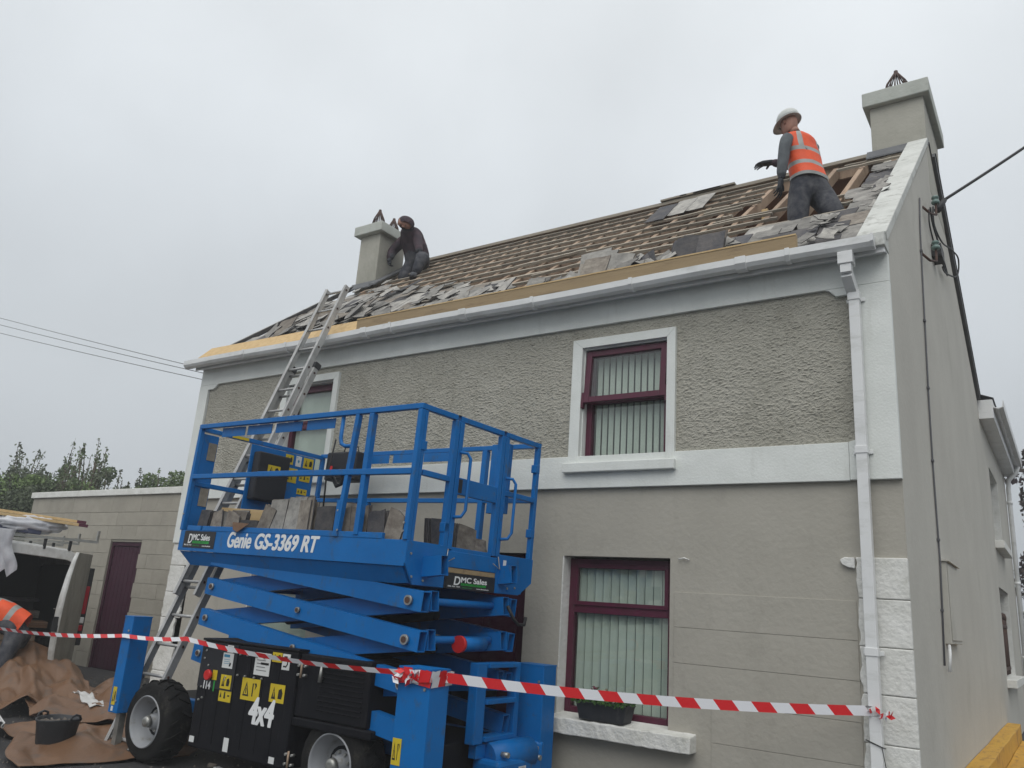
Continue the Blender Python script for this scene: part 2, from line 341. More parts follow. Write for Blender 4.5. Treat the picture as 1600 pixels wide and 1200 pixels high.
# the return (rear wing) wall has windows: build right gable in pieces
gb = MB()
GP = [(.004, -.1), (8.55, -.1), (8.55, 4.95), (REAR_Y, 4.95), (REAR_Y, REAR_Z-.05), (RID_Y+.05, RID_Z+.02), (.004, 4.46)]
gb.prism(GP, 'x', XR, XR-.45)
def side_holed(mb, y0, y1, z0, z1, holes, x):
    ys = sorted({y0, y1, *[h[0] for h in holes], *[h[1] for h in holes]}); zs = sorted({z0, z1, *[h[2] for h in holes], *[h[3] for h in holes]})
    for i in range(len(ys)-1):
        for j in range(len(zs)-1):
            cy, cz = (ys[i]+ys[i+1])/2, (zs[j]+zs[j+1])/2
            if any(h[0] < cy < h[1] and h[2] < cz < h[3] for h in holes): continue
            mb.add([(x, ys[i], zs[j]), (x, ys[i+1], zs[j]), (x, ys[i+1], zs[j+1]), (x, ys[i], zs[j+1])], [(0, 1, 2, 3)])
SH = [(8.9, 10.6, 3.05, 4.25), (8.7, 10.7, .95, 2.3)]
side_holed(gb, 8.55, 13.2, -.1, 4.95, SH, XR)
gb.box(XR-.45, XR, 13.2, 13.25, -.1, 4.95)
gw = gb.build('gable_wall', 'gable', house)
lb = MB(); lb.prism([(0, -.1), (7.6, -.1), (7.6, REAR_Z-.1), (RID_Y+.05, RID_Z-.1), (0, 4.40)], 'x', XL, XL+.4); lb.build('gable_wall', 'plaster', house)
# side windows: reveal, sill, dark pane
for (y0, y1, z0, z1) in SH:
    wn = MB(); 
    wn.box(XR-.30, XR-.26, y0, y1, z0, z1); wo = wn.build('window', 'vanp', house)
    rv = MB(); rv.box(XR-.26, XR+.003, y1, y1+.05, z0, z1+.0); rv.box(XR-.26, XR, y0, y1, z1, z1+.02); rv.build('reveal', 'whiterough', wo)
    gl = MB(); gl.box(XR-.255, XR-.25, y0+.06, y1-.06, z0+.06, z1-.06); gl.build('pane', 'glassm', wo)
    sl = MB(); sl.box(XR-.26, XR+.13, y0-.12, y1+.12, z0-.12, z0); sl.build('sill', 'whiterough', wo, bevel=.01)
# bars on the lower side window
bw = root('window_grille', 'dark iron window grille with pointed bars on the side of the house', 'grille', (XR, 9.5, .95))
for k in range(12):
    b = MB(); y = 8.85+k*.155; b.tube([(XR-.06, y, .98), (XR-.06, y, 1.85)], .011, 6); b.tube([(XR-.06, y, 1.85), (XR-.06, y, 1.90), (XR-.06, y, 1.97)], [.011, .02, .001], 6); b.build('bar', 'iron', bw)
for z in (1.05, 1.72):
    b = MB(); b.box(XR-.075, XR-.045, 8.8, 10.6, z, z+.05); b.build('rail', 'iron', bw)
# ---- pebble dash panel, real relief
PX0, PX1, PZ0, PZ1 = -9.34, -1.19, 2.855, 4.10
st = MB(); nx, nzz = 900, 140
skipr = [(-3.69, -2.665, 2.7, 3.965), (-7.86, -6.85, 2.7, 3.985)]
idx = {}
def pv(i, j):
    if (i, j) not in idx:
        x = PX0+(PX1-PX0)*i/nx; z = PZ0+(PZ1-PZ0)*j/nzz
        vd = noise.voronoi(Vector((x*33+.35*noise.noise(Vector((x*16, z*16, 0))), z*58, 2.0))); f1 = vd[0][0]; cpt = vd[1][0]
        hh = (math.sin(cpt.x*12.9898+cpt.y*78.233)*43758.5453) % 1
        h = .014*max(0, 1-f1*1.45)*(.25+.75*hh)+noise.noise(Vector((x*90, 9.1, z*110)))*.0035+noise.noise(Vector((x*9, 5, z*11)))*.003
        idx[(i, j)] = len(st.v); st.v.append(Vector((x, -.012-h, z)))
    return idx[(i, j)]
for i in range(nx):
    for j in range(nzz):
        x = PX0+(PX1-PX0)*(i+.5)/nx; z = PZ0+(PZ1-PZ0)*(j+.5)/nzz
        if any(a < x < b and c < z < d for a, b, c, d in skipr): continue
        st.f.append([pv(i, j), pv(i+1, j), pv(i+1, j+1), pv(i, j+1)]); st.m.append(0); st.sm.append(False)
st.build('pebble_dash', 'stucco', house)
# ---- white bands
fb = MB(); YB = -.045
fb.box(XL-.0, XR+.003, YB, .01, 4.095, 4.33)                                   # eaves band
o = fb.build('eaves_band', 'white', house, bevel=.004)
pb = MB()
pr = [(XR+.004, 2.565), (XR+.004, 4.094), (-1.36, 4.094)]+arc(-1.36, 4.035, .06, 90, 0, 6)+[(-1.20, 4.03), (-1.20, 2.90)]+[(-1.23, 2.86)]
pb = MB(); pb.prism([(XR+.004, 2.565), (XR+.004, 4.094), (-1.40, 4.094), (-1.365, 4.08), (-1.335, 4.05), (-1.315, 4.028), (-1.20, 4.028), (-1.20, 2.90), (-1.225, 2.865), (-1.27, 2.852), (-1.27, 2.565)], 'y', YB, .01)
pb.build('corner_band', 'white', house, bevel=.004)
pb = MB(); pb.prism([(XL-.004, 2.0), (XL-.004, 4.094), (-9.15, 4.094), (-9.20, 4.05), (-9.25, 4.03), (-9.35, 4.03), (-9.35, 2.90), (-9.32, 2.852), (-9.28, 2.852), (-9.28, 2.565), (-9.36, 2.565), (-9.36, 2.0)], 'y', YB, .01)
pb.build('corner_band', 'white', house, bevel=.004)
sb = MB(); sb.box(-9.278, -1.272, YB, .01, 2.56, 2.85)
sb.build('string_course', 'white', house, bevel=.004)
# ---- quoin blocks at ground floor corners
def quoin(x0, x1, z0, z1, seed, side=1):
    r = random.Random(seed); mb = MB()
    n = 7; L = []; 
    for i in range(n+1):
        z = z0+.002+(z1-z0-.004)*i/n
        L.append((x0+(r.random()-.5)*.02, z))
    Rr = [(x1+(0 if side > 0 else (r.random()-.5)*.02), z0+.002+(z1-z0-.004)*i/n) for i in range(n+1)]
    poly = L[::-1]+Rr
    if side < 0: poly = L[::-1]+Rr
    mb.prism(poly, 'y', -.024-(r.random()*.005), .01)
    return mb.build('quoin_block', 'whiterough', house, bevel=.008)
zz = [2.008, 1.72, 1.395, 1.085, .77, .455, .14, -.05]
for i in range(7): quoin(-1.262, XR+.003, zz[i+1], zz[i], i)
tb = MB(); tb.prism([(-1.27, 2.002), (-1.34, 2.004), (-1.372, 1.985), (-1.355, 1.95), (-1.31, 1.93), (-1.27, 1.925)], 'y', -.034, .01); tb.build('quoin_block', 'whiterough', house, bevel=.006)
for i in range(7): quoin(XL-.003, -9.17-(.06 if i % 2 else 0), zz[i+1], zz[i], 20+i, -1)
# ---- scored blocks, right of the lower window
r_ = random.Random(3)
zc = [1.985, 1.70, 1.425, 1.155, .885, .61, .335, .06]
for i in range(7):
    x0 = -2.66 if zc[i+1] > .62 else -2.35
    if i == 0: continue
    mb = MB(); mb.box(x0+.002, -1.275, -.006-r_.random()*.002, .005, zc[i+1]+.003, zc[i]); mb.build('block_course', 'plaster', house, bevel=.002)
# faint crack line above window
ck = MB(); ck.tube([(-2.62, -.02, 1.96), (-2.57, -.022, 1.97), (-2.53, -.02, 1.955)], .006, 6); ck.build('plaster_chip', 'whiterough', house)
# ---- windows -------------------------------------------------------------
def sash(mb, x0, x1, z0, z1, y0, y1, w, mi=0, M4=None):
    mb.box(x0, x0+w, y0, y1, z0, z1, mi, M4); mb.box(x1-w, x1, y0, y1, z0, z1, mi, M4)
    mb.box(x0+w, x1-w, y0+.001, y1-.001, z0, z0+w, mi, M4); mb.box(x0+w, x1-w, y0+.001, y1-.001, z1-w, z1, mi, M4)
def window(x0, x1, z0, z1, kind, surround, label, seed=0, opened=True):
    r = random.Random(seed); yf = .06 if surround else .12
    w = MB(); sash(w, x0+.01, x1-.01, z0+.02, z1-.015, yf, yf+.07, .055)
    zt = z0+(z1-z0)*(.555 if surround else .665)
    w.box(x0+.065, x1-.065, yf+.001, yf+.069, zt-.035, zt+.035)
    wo = w.build('window', 'maroon', house, bevel=.005, label=label)
    if surround and opened:
        # top-hung sash tilted out
        T = Matrix.Translation((0, yf-.005, z1-.03)) @ Matrix.Rotation(R(-5), 4, 'X')
        s = MB(); h = z1-.03-zt+.045
        sash(s, x0+.02, x1-.02, -h, 0, -.05, 0, .055, 0, T)
        s.box(x0-.005, x0+.02, -.052, -.004, -h-.05, -h+.10, 0, T); s.box(x1-.02, x1+.005, -.052, -.004, -h-.05, -h+.10, 0, T)
        s.build('open_sash', 'maroon', wo, bevel=.004)
        p = MB(); p.box(x0+.075, x1-.075, -.028, -.022, -h+.055, -.055, 0, T); p.build('pane', 'glassm', wo)
    else:
        s = MB(); sash(s, x0+.06, x1-.06, zt+.03, z1-.06, yf-.012, yf+.03, .035); s.build('top_sash', 'maroon', wo, bevel=.003)
        p = MB(); p.box(x0+.09, x1-.09, yf+.02, yf+.026, zt+.06, z1-.09); p.build('pane', 'glassm', wo)
    p = MB(); p.box(x0+.064, x1-.064, yf+.03, yf+.036, z0+.07, zt-.034); p.build('pane', 'glassm', wo)
    rv = MB(); y1 = yf+.0
    rv.box(x0-.001, x0+.009, -.001, yf+.08, z0, z1-.001)
    if surround: rv.box(x1-.009, x1+.001, -.001, yf+.08, z0, z1-.001); rv.box(x0+.009, x1-.009, -.001, yf+.08, z1-.012, z1+.001)
    rv.build('reveal', 'white' if surround else 'whiterough', wo)
    nsl = 11; 
    for k in range(nsl):
        xc = x0+.07+(x1-x0-.14)*(k+.5)/nsl
        closed = seed == 2; a = R(24+r.uniform(-12, 12)) if surround and not closed else R((20 if closed else 26)+r.uniform(-8, 8)); ww = (.034 if closed else .022) if surround else .034
        T = Matrix.Translation((xc, yf+.075, 0)) @ Matrix.Rotation(a, 4, 'Z')
        b = MB(); b.box(-ww, ww, -.001, .001, z0+.05, z1-.05, 0, T); b.build('blind_slat', 'blind', wo)
    rm = MB(); rm.box(x0-.3, x1+.3, .51, .53, z0-.3, z1+.1); rm.build('room_behind', 'room', wo)
    if surround:
        f = MB(); sw = .10; yS = -.05
        xl, xr, zt_, zb = x0-.105, x1+.08, z1+.085, z0+.005
        f.prism([(xl, zb), (x0, zb), (x0, z1), (xl, zt_)], 'y', yS, .01); f.prism([(x1, zb), (xr, zb), (xr, zt_), (x1, z1)], 'y', yS, .01)
        f.prism([(xl+.0015, zt_), (x0+.0015, z1+.0005), (x1-.0015, z1+.0005), (xr-.0015, zt_)], 'y', yS, .01)
        f.build('surround', 'white', wo, bevel=.003)
        s = MB(); s.box(x0-.135, x1+.10, -.10, .06, z0-.085, z0+.003); s.build('sill', 'white', wo, bevel=.008)
    else:
        s = MB(); n = 24; r2 = random.Random(seed+5)
        xa, xb = x0-.06, x1+.23
        rings = []
        for i in range(n+1):
            x = xa+(xb-xa)*i/n; e = [r2.uniform(-.004, .004) for _ in range(4)]
            rings.append([(x, -.13+e[0], z0-.12+e[1]), (x, .12, z0-.12), (x, .12, z0+.028), (x, -.13+e[2], z0+.0+e[3])])
        s.loft(rings, smooth=False); s.build('sill', 'whiterough', wo, bevel=.008)
    return wo
window(*HOLES[0], 1, True, 'first floor window with its maroon top sash tilted open, nearest the downpipe', 1)
window(*HOLES[1], 1, True, 'first floor window behind the ladder', 2, False)
window(*HOLES[2], 0, False, 'ground floor window with closed vertical blinds', 3)
window(*HOLES[3], 0, False, 'ground floor window hidden behind the scissor arms', 4)
# ---- front door
dr = MB(); x0, x1, z0, z1 = HOLES[4]
sash(dr, x0+.005, x1-.005, .02, z1-.005, .07, .14, .05); dr.box(x0+.055, x1-.055, .072, .138, 1.66, 1.71)
dro = dr.build('front_door', 'maroond', house, bevel=.004)
d2 = MB(); d2.box(x0+.057, x1-.057, .095, .13, .03, 1.655); 
for (a, b, c, d) in ((.12, .42, .15, .7), (.5, .8, .15, .7), (.12, .42, .85, 1.5), (.5, .8, .85, 1.5)): d2.box(x0+a, x0+b, .083, .097, c, d)
d2.build('door_leaf', 'maroond', dro, bevel=.006)
d3 = MB(); d3.box(x0+.057, x1-.057, .10, .106, 1.712, z1-.056); d3.build('pane', 'glassm', dro)
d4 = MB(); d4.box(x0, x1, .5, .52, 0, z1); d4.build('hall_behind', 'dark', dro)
# ---- eaves: boxed soffit and moulding
so = MB(); so.prism([(.01, 4.33), (-.13, 4.305), (-.15, 4.285), (-.165, 4.285), (-.165, 4.42), (.01, 4.44)], 'x', XL-.0, XR-.0); so.build('soffit_moulding', 'upvc', house, bevel=.003)
# ---- gutter
gut = root('gutter', 'long white plastic gutter running along the whole front eaves', 'gutter', (-5.2, -.2, 4.3))
def gutprof(zo=0, g=0):
    o_ = [(-.165, 4.395), (-.165, 4.34), (-.185, 4.31-g), (-.225, 4.298-g), (-.262, 4.31-g), (-.285-g, 4.34), (-.285-g, 4.398+g*.5)]
    i_ = [(-.277, 4.398), (-.277, 4.342), (-.258, 4.318), (-.225, 4.307), (-.19, 4.318), (-.172, 4.342), (-.172, 4.395)]
    return [(y, z+zo) for y, z in o_+i_]
GX0, GX1 = -9.62, -1.0
for k, (a, b) in enumerate(((-9.62, -6.9), (-6.9, -5.0), (-5.0, -2.0), (-2.0, -1.0))):
    gm = MB(); n = 8
    rings = []
    for i in range(n+1):
        x = a+.001+(b-a-.002)*i/n; sag = .012*math.sin((x-GX0)*1.9)*.5
        rings.append([(x, y, z+sag) for y, z in gutprof()])
    gm.loft(rings, smooth=False, cap=False); gm.build('gutter_length', 'upvc', gut)
for x in (-5.9, -6.3, -4.9, -3.0, -2.0, -1.62, -4.05, -8.4, -7.6):
    gm = MB(); w = .045 if x in (-6.3, -2.0, -4.9) else .018; sag = .012*math.sin((x-GX0)*1.9)*.5
    gm.loft([[(xx, y, z) for y, z in gutprof(sag, .011)] for xx in (x-w, x+w)], smooth=False); gm.build('gutter_bracket', 'upvc', gut, bevel=.003)
ec = MB(); ec.prism([(y, z) for y, z in gutprof()[:7]], 'x', GX0-.02, GX0); ec.build('end_cap', 'upvc', gut)
ec = MB(); ec.prism([(y, z) for y, z in gutprof(0, .006)[:7]], 'x', GX1, GX1+.02); ec.build('end_cap', 'upvc', gut)
# ---- downpipe
dp = root('downpipe', 'square white downpipe at the near corner of the house front', 'downpipe', (-1.165, -.08, 0))
m = MB(); XD = -1.19
m.box(XD-.055, XD+.055, -.275, -.165, 4.20, 4.30); m.build('outlet', 'upvc', dp, bevel=.004)
m = MB(); m.prism([(XD-.04, 4.20), (XD+.04, 4.20), (XD+.04, 4.13), (XD-.04, 4.13)], 'y', -.265, -.185); m.build('pipe_length', 'upvc', dp, bevel=.003)
m = MB(); m.bar((XD, -.222, 4.13), (XD+.01, -.10, 4.03), .078, .078); m.build('elbow', 'upvc', dp, bevel=.003)
segs = [(4.03, 2.78), (2.78, .95), (.95, 0.02)]
for a, b in segs:
    m = MB(); m.box(XD+.01-.038+.012, XD+.01+.038+.012, -.135, -.062, b+.001, a); m.build('pipe_length', 'upvc', dp, bevel=.004)
for z in (2.78, 1.37, .6, 3.98):
    m = MB(); m.box(XD+.022-.044, XD+.022+.044, -.141, -.056, z-.035, z+.02); m.box(XD-.045, XD+.09, -.062, -.048, z-.03, z); m.build('pipe_clip', 'upvc', dp, bevel=.003)
# ---- coping on the near gable
cp = MB()
def cop(x0, x1, h0, h1, v0, v1, mb): 
    mb.loft([[roofp(x0, v0, h0), roofp(x1, v0, h0), roofp(x1, v0, h1), roofp(x0, v0, h1)], [roofp(x0, v1, h0), roofp(x1, v1, h0), roofp(x1, v1, h1), roofp(x0, v1, h1)]], smooth=False)
for k in range(4):
    m = MB(); cop(-1.125, XR+.02, .01, .09, -.06+k*1.13, 1.065+k*1.13, m); m.build('coping_stone', 'coping', house, bevel=.008)
m = MB(); m.box(-1.12, XR+.01, -.20, -.002, 4.33, 4.445); m.build('kneeler_stone', 'coping', house, bevel=.008)
# rear verge, dark edge
m = MB(); m.bar((XR+.02, RID_Y+.25, RID_Z-.02), (XR+.02, REAR_Y+.05, REAR_Z+.02), .05, .07, up=(0, .45, .9)); m.build('verge_trim', 'lead', house)
m = MB(); m.bar((XR+.02, RID_Y+.3, RID_Z+.025), (XR+.02, REAR_Y+.05, REAR_Z+.065), .07, .02, up=(0, .45, .9)); m.build('verge_trim', 'slated', house)
# left verge
m = MB(); m.bar(roofp(XL-.02, -.05, .03), roofp(XL-.02, 4.5, .03), .06, .06, up=UN); m.build('verge_trim', 'slated', house)
m = MB(); m.bar(roofp(XL-.045, -.05, .03), roofp(XL-.045, 4.5, .03), .025, .07, up=UN); m.build('verge_board', 'coping', house)
# ---- rear wing eaves box, gutter, downpipe
m = MB(); m.box(XR-.02, XR+.20, 7.8, 13.2, 4.82, 5.12); m.build('soffit_box', 'upvc', house, bevel=.004)
m = MB(); m.add([(XR+.22, 7.78, 5.14), (XR+.22, 13.2, 5.14), (XR-3.4, 13.2, 6.6), (XR-3.4, 7.78, 6.6)], [(0, 1, 2, 3)]); m.build('rear_wing_roof', 'slated', house)
g2 = root('gutter', 'white gutter on the low rear wing at the right edge', 'gutter', (XR+.3, 10, 5.0))
m = MB(); m.prism([(XR+.20, 5.10), (XR+.20, 5.0), (XR+.27, 4.975), (XR+.335, 5.0), (XR+.345, 5.10), (XR+.335, 5.10), (XR+.32, 5.01), (XR+.27, 4.99), (XR+.215, 5.01)], 'y', 7.85, 13.2); m.build('gutter_length', 'upvc', g2)
d2 = root('downpipe', 'round white downpipe at the far end of the rear wing', 'downpipe', (XR+.08, 12.6, 0))
m = MB(); m.tube([(XR+.27, 12.9, 4.98), (XR+.24, 12.9, 4.86), (XR+.09, 12.9, 4.70), (XR+.07, 12.9, 4.5), (XR+.07, 12.9, .05)], .045, 10); m.build('pipe_length', 'upvc', d2)
for z in (4.2, 2.6, 1.2): 
    m = MB(); m.tube([(XR+.07, 12.9, z), (XR+.07, 12.9, z+.06)], .055, 10); m.build('pipe_clip', 'upvc', d2)
# ---- chimneys
def chimney(x0, x1, y0, y1, zb, zt, cap, label, wider):
    c = MB(); c.box(x0, x1, y0, y1, zb, zt); co = c.build('chimney', 'chim', house, bevel=.01, label=label)
    c = MB(); o_ = wider; c.box(x0-o_, x1+o_, y0-o_, y1+o_, zt, zt+cap); c.build('chimney_cap', 'capc', co, bevel=.012)
    f = MB()
    f.prism([(y0-.10, zb0(y0-.10)+.02), (y0-.10, zb0(y0-.10)+.04), (y0-.01, zb0(y0)+.09), (y0-.01, zb0(y0))], 'x', x0-.06, x1+.02)
    f.build('flashing', 'lead', co)
    return co
def zb0(y): return 4.43+.8028*(min(y, RID_Y)+.05)
c1 = chimney(-1.535, XR+.004, 3.42, 4.72, 6.6, 7.92, .20, 'grey rendered chimney on the near gable with a single iron cowl', .075)
c2 = chimney(XL-.004, -9.08, 2.50, 3.12, 6.2, 7.44, .17, 'slim rendered chimney on the far gable with two iron cowls', .09)
fl = MB(); fl.loft([[(-9.05, 2.35, zb0(2.35)+.05), (-8.9, 2.35, zb0(2.35)+.05), (-8.9, 2.35, zb0(2.35)+.08), (-9.06, 2.35, zb0(2.35)+.09)], [(-9.05, 3.5, zb0(3.5)+.05), (-8.85, 3.5, zb0(3.5)+.05), (-8.85, 3.5, zb0(3.5)+.08), (-9.06, 3.5, zb0(3.5)+.09)]], smooth=False); fl.build('flashing', 'lead', c2)
def cowl(x, y, z, h, r, label, grp):
    t = root('chimney_cowl', label, 'cowl', (x, y, z), group=grp)
    b = MB(); b.tube([(x, y, z), (x, y, z+.07)], r, 16); b.build('pot_rim', 'iron', t)
    for k in range(16):
        a = 2*math.pi*k/16; b = MB(); c, s = math.cos(a), math.sin(a)
        b.tube([(x+r*1.05*c, y+r*1.05*s, z+.05), (x+r*.8*c, y+r*.8*s, z+.07+h*.35), (x+.02*c, y+.02*s, z+h)], .008, 5); b.build('spike_bar', 'iron', t)
    b = MB(); b.tube([(x, y, z+h-.02), (x, y, z+h+.03)], .025, 8); b.build('cowl_tip', 'iron', t)
cowl(-1.23, 3.62, 8.12, .36, .15, 'iron bar cowl on top of the near chimney', 'iron chimney cowls')
cowl(-9.3, 2.64, 7.61, .34, .11, 'iron bar cowl at the front of the far chimney', 'iron chimney cowls')
cowl(-9.3, 3.0, 7.61, .34, .11, 'iron bar cowl behind, beside the crouching worker', 'iron chimney cowls')
# ================================================================ ROOF
rf = MB()
rf.add([(XL+.1, RID_Y, RID_Z-.03), (XR-.1, RID_Y, RID_Z-.03), (XR-.1, REAR_Y+.1, REAR_Z-.03), (XL+.1, REAR_Y+.1, REAR_Z-.03)], [(0, 1, 2, 3)], 0)
rf.add([(XL+.1, RID_Y, RID_Z+.03), (XR+.02, RID_Y, RID_Z+.03), (XR+.02, REAR_Y+.2, REAR_Z), (XL+.1, REAR_Y+.2, REAR_Z)], [(0, 1, 2, 3)], 1)
roof = rf.build('roof', ['sark', 'slated'], house)
m = MB(); m.box(XL+.3, XR-.45, .5, REAR_Y-.2, 4.30, 4.34); m.build('attic_floor', 'sark', house)
m = MB(); m.box(XL+.4, XR-.45, .06, .16, 4.36, 4.44); m.build('wall_plate', 'rafter', roof)
# ridge board
m = MB(); m.box(XL+.45, XR-.35, RID_Y-.03, RID_Y+.01, RID_Z-.22, RID_Z-.035); m.build('ridge_board', 'rafter', roof)
m = MB(); m.bar((-8.95, RID_Y-.05, RID_Z-.015), (-1.5, RID_Y-.05, RID_Z-.015), .11, .045); m.build('ridge_batten', 'batten', roof)
for a, b in ((-4.1, -3.5), (-3.9, -3.3), (-4.4, -4.0)):
    m = MB(); m.bar((a, RID_Y-.08, RID_Z+.03), (b, RID_Y-.08, RID_Z+.035), .1, .025); m.build('ridge_batten', 'batten', roof)
# rafters
rb = MB(); rb.box(-.03, .03, 0, 4.50, -.145, -.028); rme = rb.mesh('rafter', 'rafter')
RB = Matrix((Vector((1, 0, 0)), UV, UN)).transposed().to_4x4()
def RM(x, v, h=0, rz=0, tilt=0, roll=0): return Matrix.Translation(roofp(x, v, h)) @ RB @ Matrix.Rotation(rz, 4, 'Z') @ Matrix.Rotation(tilt, 4, 'X') @ Matrix.Rotation(roll, 4, 'Y')
x = XL+.35
while x < XR-.2:
    inst(rme, 'rafter', roof, RM(x, 0)); x += .36
# rear rafters and posts seen through the open patch
rb = MB(); rb.box(-.03, .03, 0, 4.4, -.14, -.005); rme2 = rb.mesh('rafter', 'rafter')
x = XL+.5
RV = Vector((0, -(REAR_Y-RID_Y), RID_Z-REAR_Z)).normalized(); RNn = Vector((1, 0, 0)).cross(RV)
while x < XR-.3:
    mm = Matrix((Vector((1, 0, 0)), RV, RNn)).transposed().to_4x4(); mm.translation = Vector((x, REAR_Y, REAR_Z-.04)); inst(rme2, 'rafter', roof, mm); x += .42
for (x, y) in ((-2.55, 2.3), (-1.42, 2.75), (-1.95, 2.6)):
    m = MB(); m.box(x-.035, x+.035, y-.04, y+.04, 4.34, zb0(y)-.12); m.build('roof_post', 'newwood', roof)
# battens
rr = random.Random(11)
bt = []
for k in range(4):
    b = MB(); n = 10; L = 1.0
    rings = []
    for i in range(n+1):
        x = L*i/n; dz = rr.uniform(-.003, .003); dv = rr.uniform(-.004, .004)
        rings.append([(x, -.024+dv, -.030+dz), (x, .024+dv, -.030+dz), (x, .024+dv, dz), (x, -.024+dv, dz)])
    b.loft(rings, smooth=False); bt.append(b.mesh('batten', 'batten'))
def batten(x0, x1, v, h=0, rz=0):
    mm = RM(x0, v, h, rz) @ Matrix.Diagonal((x1-x0, 1, 1, 1)); inst(rr.choice(bt), 'batten', roof, mm)
nb = 13
for k in range(nb):
    v = .14+k*.352+rr.uniform(-.012, .012)
    xa = XL+.06 if v < 2.7 else -9.0
    xend = XR-.22
    cuts = []
    x = xa
    stops = []
    while x < xend:
        L = rr.uniform(2.2, 3.8); stops.append((x, min(x+L, xend))); x += L
    for a, b in stops:
        segs = [(a, b)]
        # open patch round the standing worker
        if 2.2 < v < 4.15: hole = (-2.75 + (.5 if v < 2.6 else 0) , -1.2)
        elif 1.75 < v <= 2.2: hole = (-2.15, -1.62)
        elif 4.15 <= v: hole = (-2.3, -1.9)
        else: hole = None
        if hole:
            ns = []
            for (p, q) in segs:
                if q <= hole[0] or p >= hole[1]: ns.append((p, q))
                else:
                    if p < hole[0]: ns.append((p, hole[0]+rr.uniform(-.15, .15)))
                    if q > hole[1]: ns.append((hole[1]+rr.uniform(-.05, .05), q))
            segs = ns
        for p, q in segs:
            if q-p > .08: batten(p, q-.01, v+rr.uniform(-.006, .006), 0, rr.uniform(-.004, .004))
batten(-3.0, -1.0, 2.35, .0, .0); batten(-1.9, -1.0, 4.05, .02, -.02)
batten(-3.3, -2.6, 3.0, .02, .05); batten(-5.6, -4.6, 2.1, .03, .16); batten(-4.9, -4.2, 1.3, .03, .22); batten(-3.9, -3.1, 1.5, .03, -.1)
# slate shapes
def slate_mesh(seed, w, h, t, broken, m1='slate', m2='slated'):
    r = random.Random(seed)
    pts = [(-w/2, 0), (w/2, 0), (w/2, h), (-w/2, h)]
    if broken:
        pts = []
        base = [(-w/2, 0), (0, 0), (w/2, 0), (w/2, h*.5), (w/2, h), (0, h), (-w/2, h), (-w/2, h*.5)]
        for (a, b) in base:
            pts.append((a*(1-r.random()*.45), h/2+(b-h/2)*(1-r.random()*.45)))
    else:
        q = []
        for i in range(4):
            a, b = pts[i], pts[(i+1) % 4]
            for k in range(3):
                f = k/3; q.append((a[0]+(b[0]-a[0])*f+r.uniform(-.006, .006), a[1]+(b[1]-a[1])*f+r.uniform(-.006, .006)))
        if r.random() < .5: q[0] = (q[0][0]+r.uniform(.02, .06), q[0][1]+r.uniform(.01, .04))
        pts = q
    mb = MB(); n = len(pts)
    vs = [(a, b, 0) for a, b in pts]+[(a, b, t) for a, b in pts]
    mb.add(vs, [list(range(n))[::-1]], 1); mb.f += [[i+n for i in range(n)]]; mb.m += [0]; mb.sm += [False]
    for i in range(n): mb.f.append([i, (i+1) % n, n+(i+1) % n, n+i]); mb.m.append(1); mb.sm.append(False)
    return mb.mesh('slate', [m1, m2])
SL_OK = [slate_mesh(i, .255, .42, .009, False) for i in range(5)]+[slate_mesh(i+60, .255, .42, .009, False, 'slateb') for i in range(2)]
SL_DK = [slate_mesh(i+10, .255, .42, .009, False, 'slated') for i in range(3)]
SL_BR = [slate_mesh(i+20, .30, .34, .012, True) for i in range(8)]
SL_ST = [slate_mesh(i+40, .27, .38, .011, i % 2 == 0, 'slateb' if i % 3 == 0 else 'slate') for i in range(8)]
# laid rows left on the roof (children of the roof)
def laid(region, prob, dark=.12):
    v = .15
    k = 0
    while v < 4.2:
        a = XL+.16+(.13 if k % 2 else 0)
        while a < XR-.25:
            if region(a, v) and rr.random() < prob(a, v):
                mm = RM(a+rr.uniform(-.008, .008), v-.17+rr.uniform(-.012, .012), .004, rr.uniform(-.03, .03), R(1.8))
                inst(rr.choice(SL_DK if rr.random() < dark else SL_OK), 'slate', roof, mm)
            a += .265
        v += .252; k += 1
def regL(x, v):
    top = 2.35 if x < -8.4 else (2.35-(x+8.4)*.42)
    top += noise.noise(Vector((x*2.2, 4.0, 1.5)))*.5
    return x < -5.3 and v < top and v > .35
laid(regL, lambda x, v: .88 if v > .6 else .6, .2)
def regR(x, v):
    top = 1.05+(x+2.5)*1.05
    if x > -1.30: top = 3.9
    if -2.2 < x < -1.55 and v > 1.35: return False
    return x > -2.75 and v < top+noise.noise(Vector((x*3, 1, 7)))*.25 and not (-1.85 < x < -1.3 and .75 < v < 1.05)
laid(regR, lambda x, v: .9, .42)
for a, v, dkk in ((-4.08, 3.30, 1), (-3.84, 3.42, 0), (-3.60, 3.48, 0)): inst(SL_DK[0] if dkk else SL_OK[1], 'slate', roof, RM(a, v, .012, rr.uniform(-.1, .1), R(4)) @ Matrix.Diagonal((1.05, 1.7, 1, 1)))
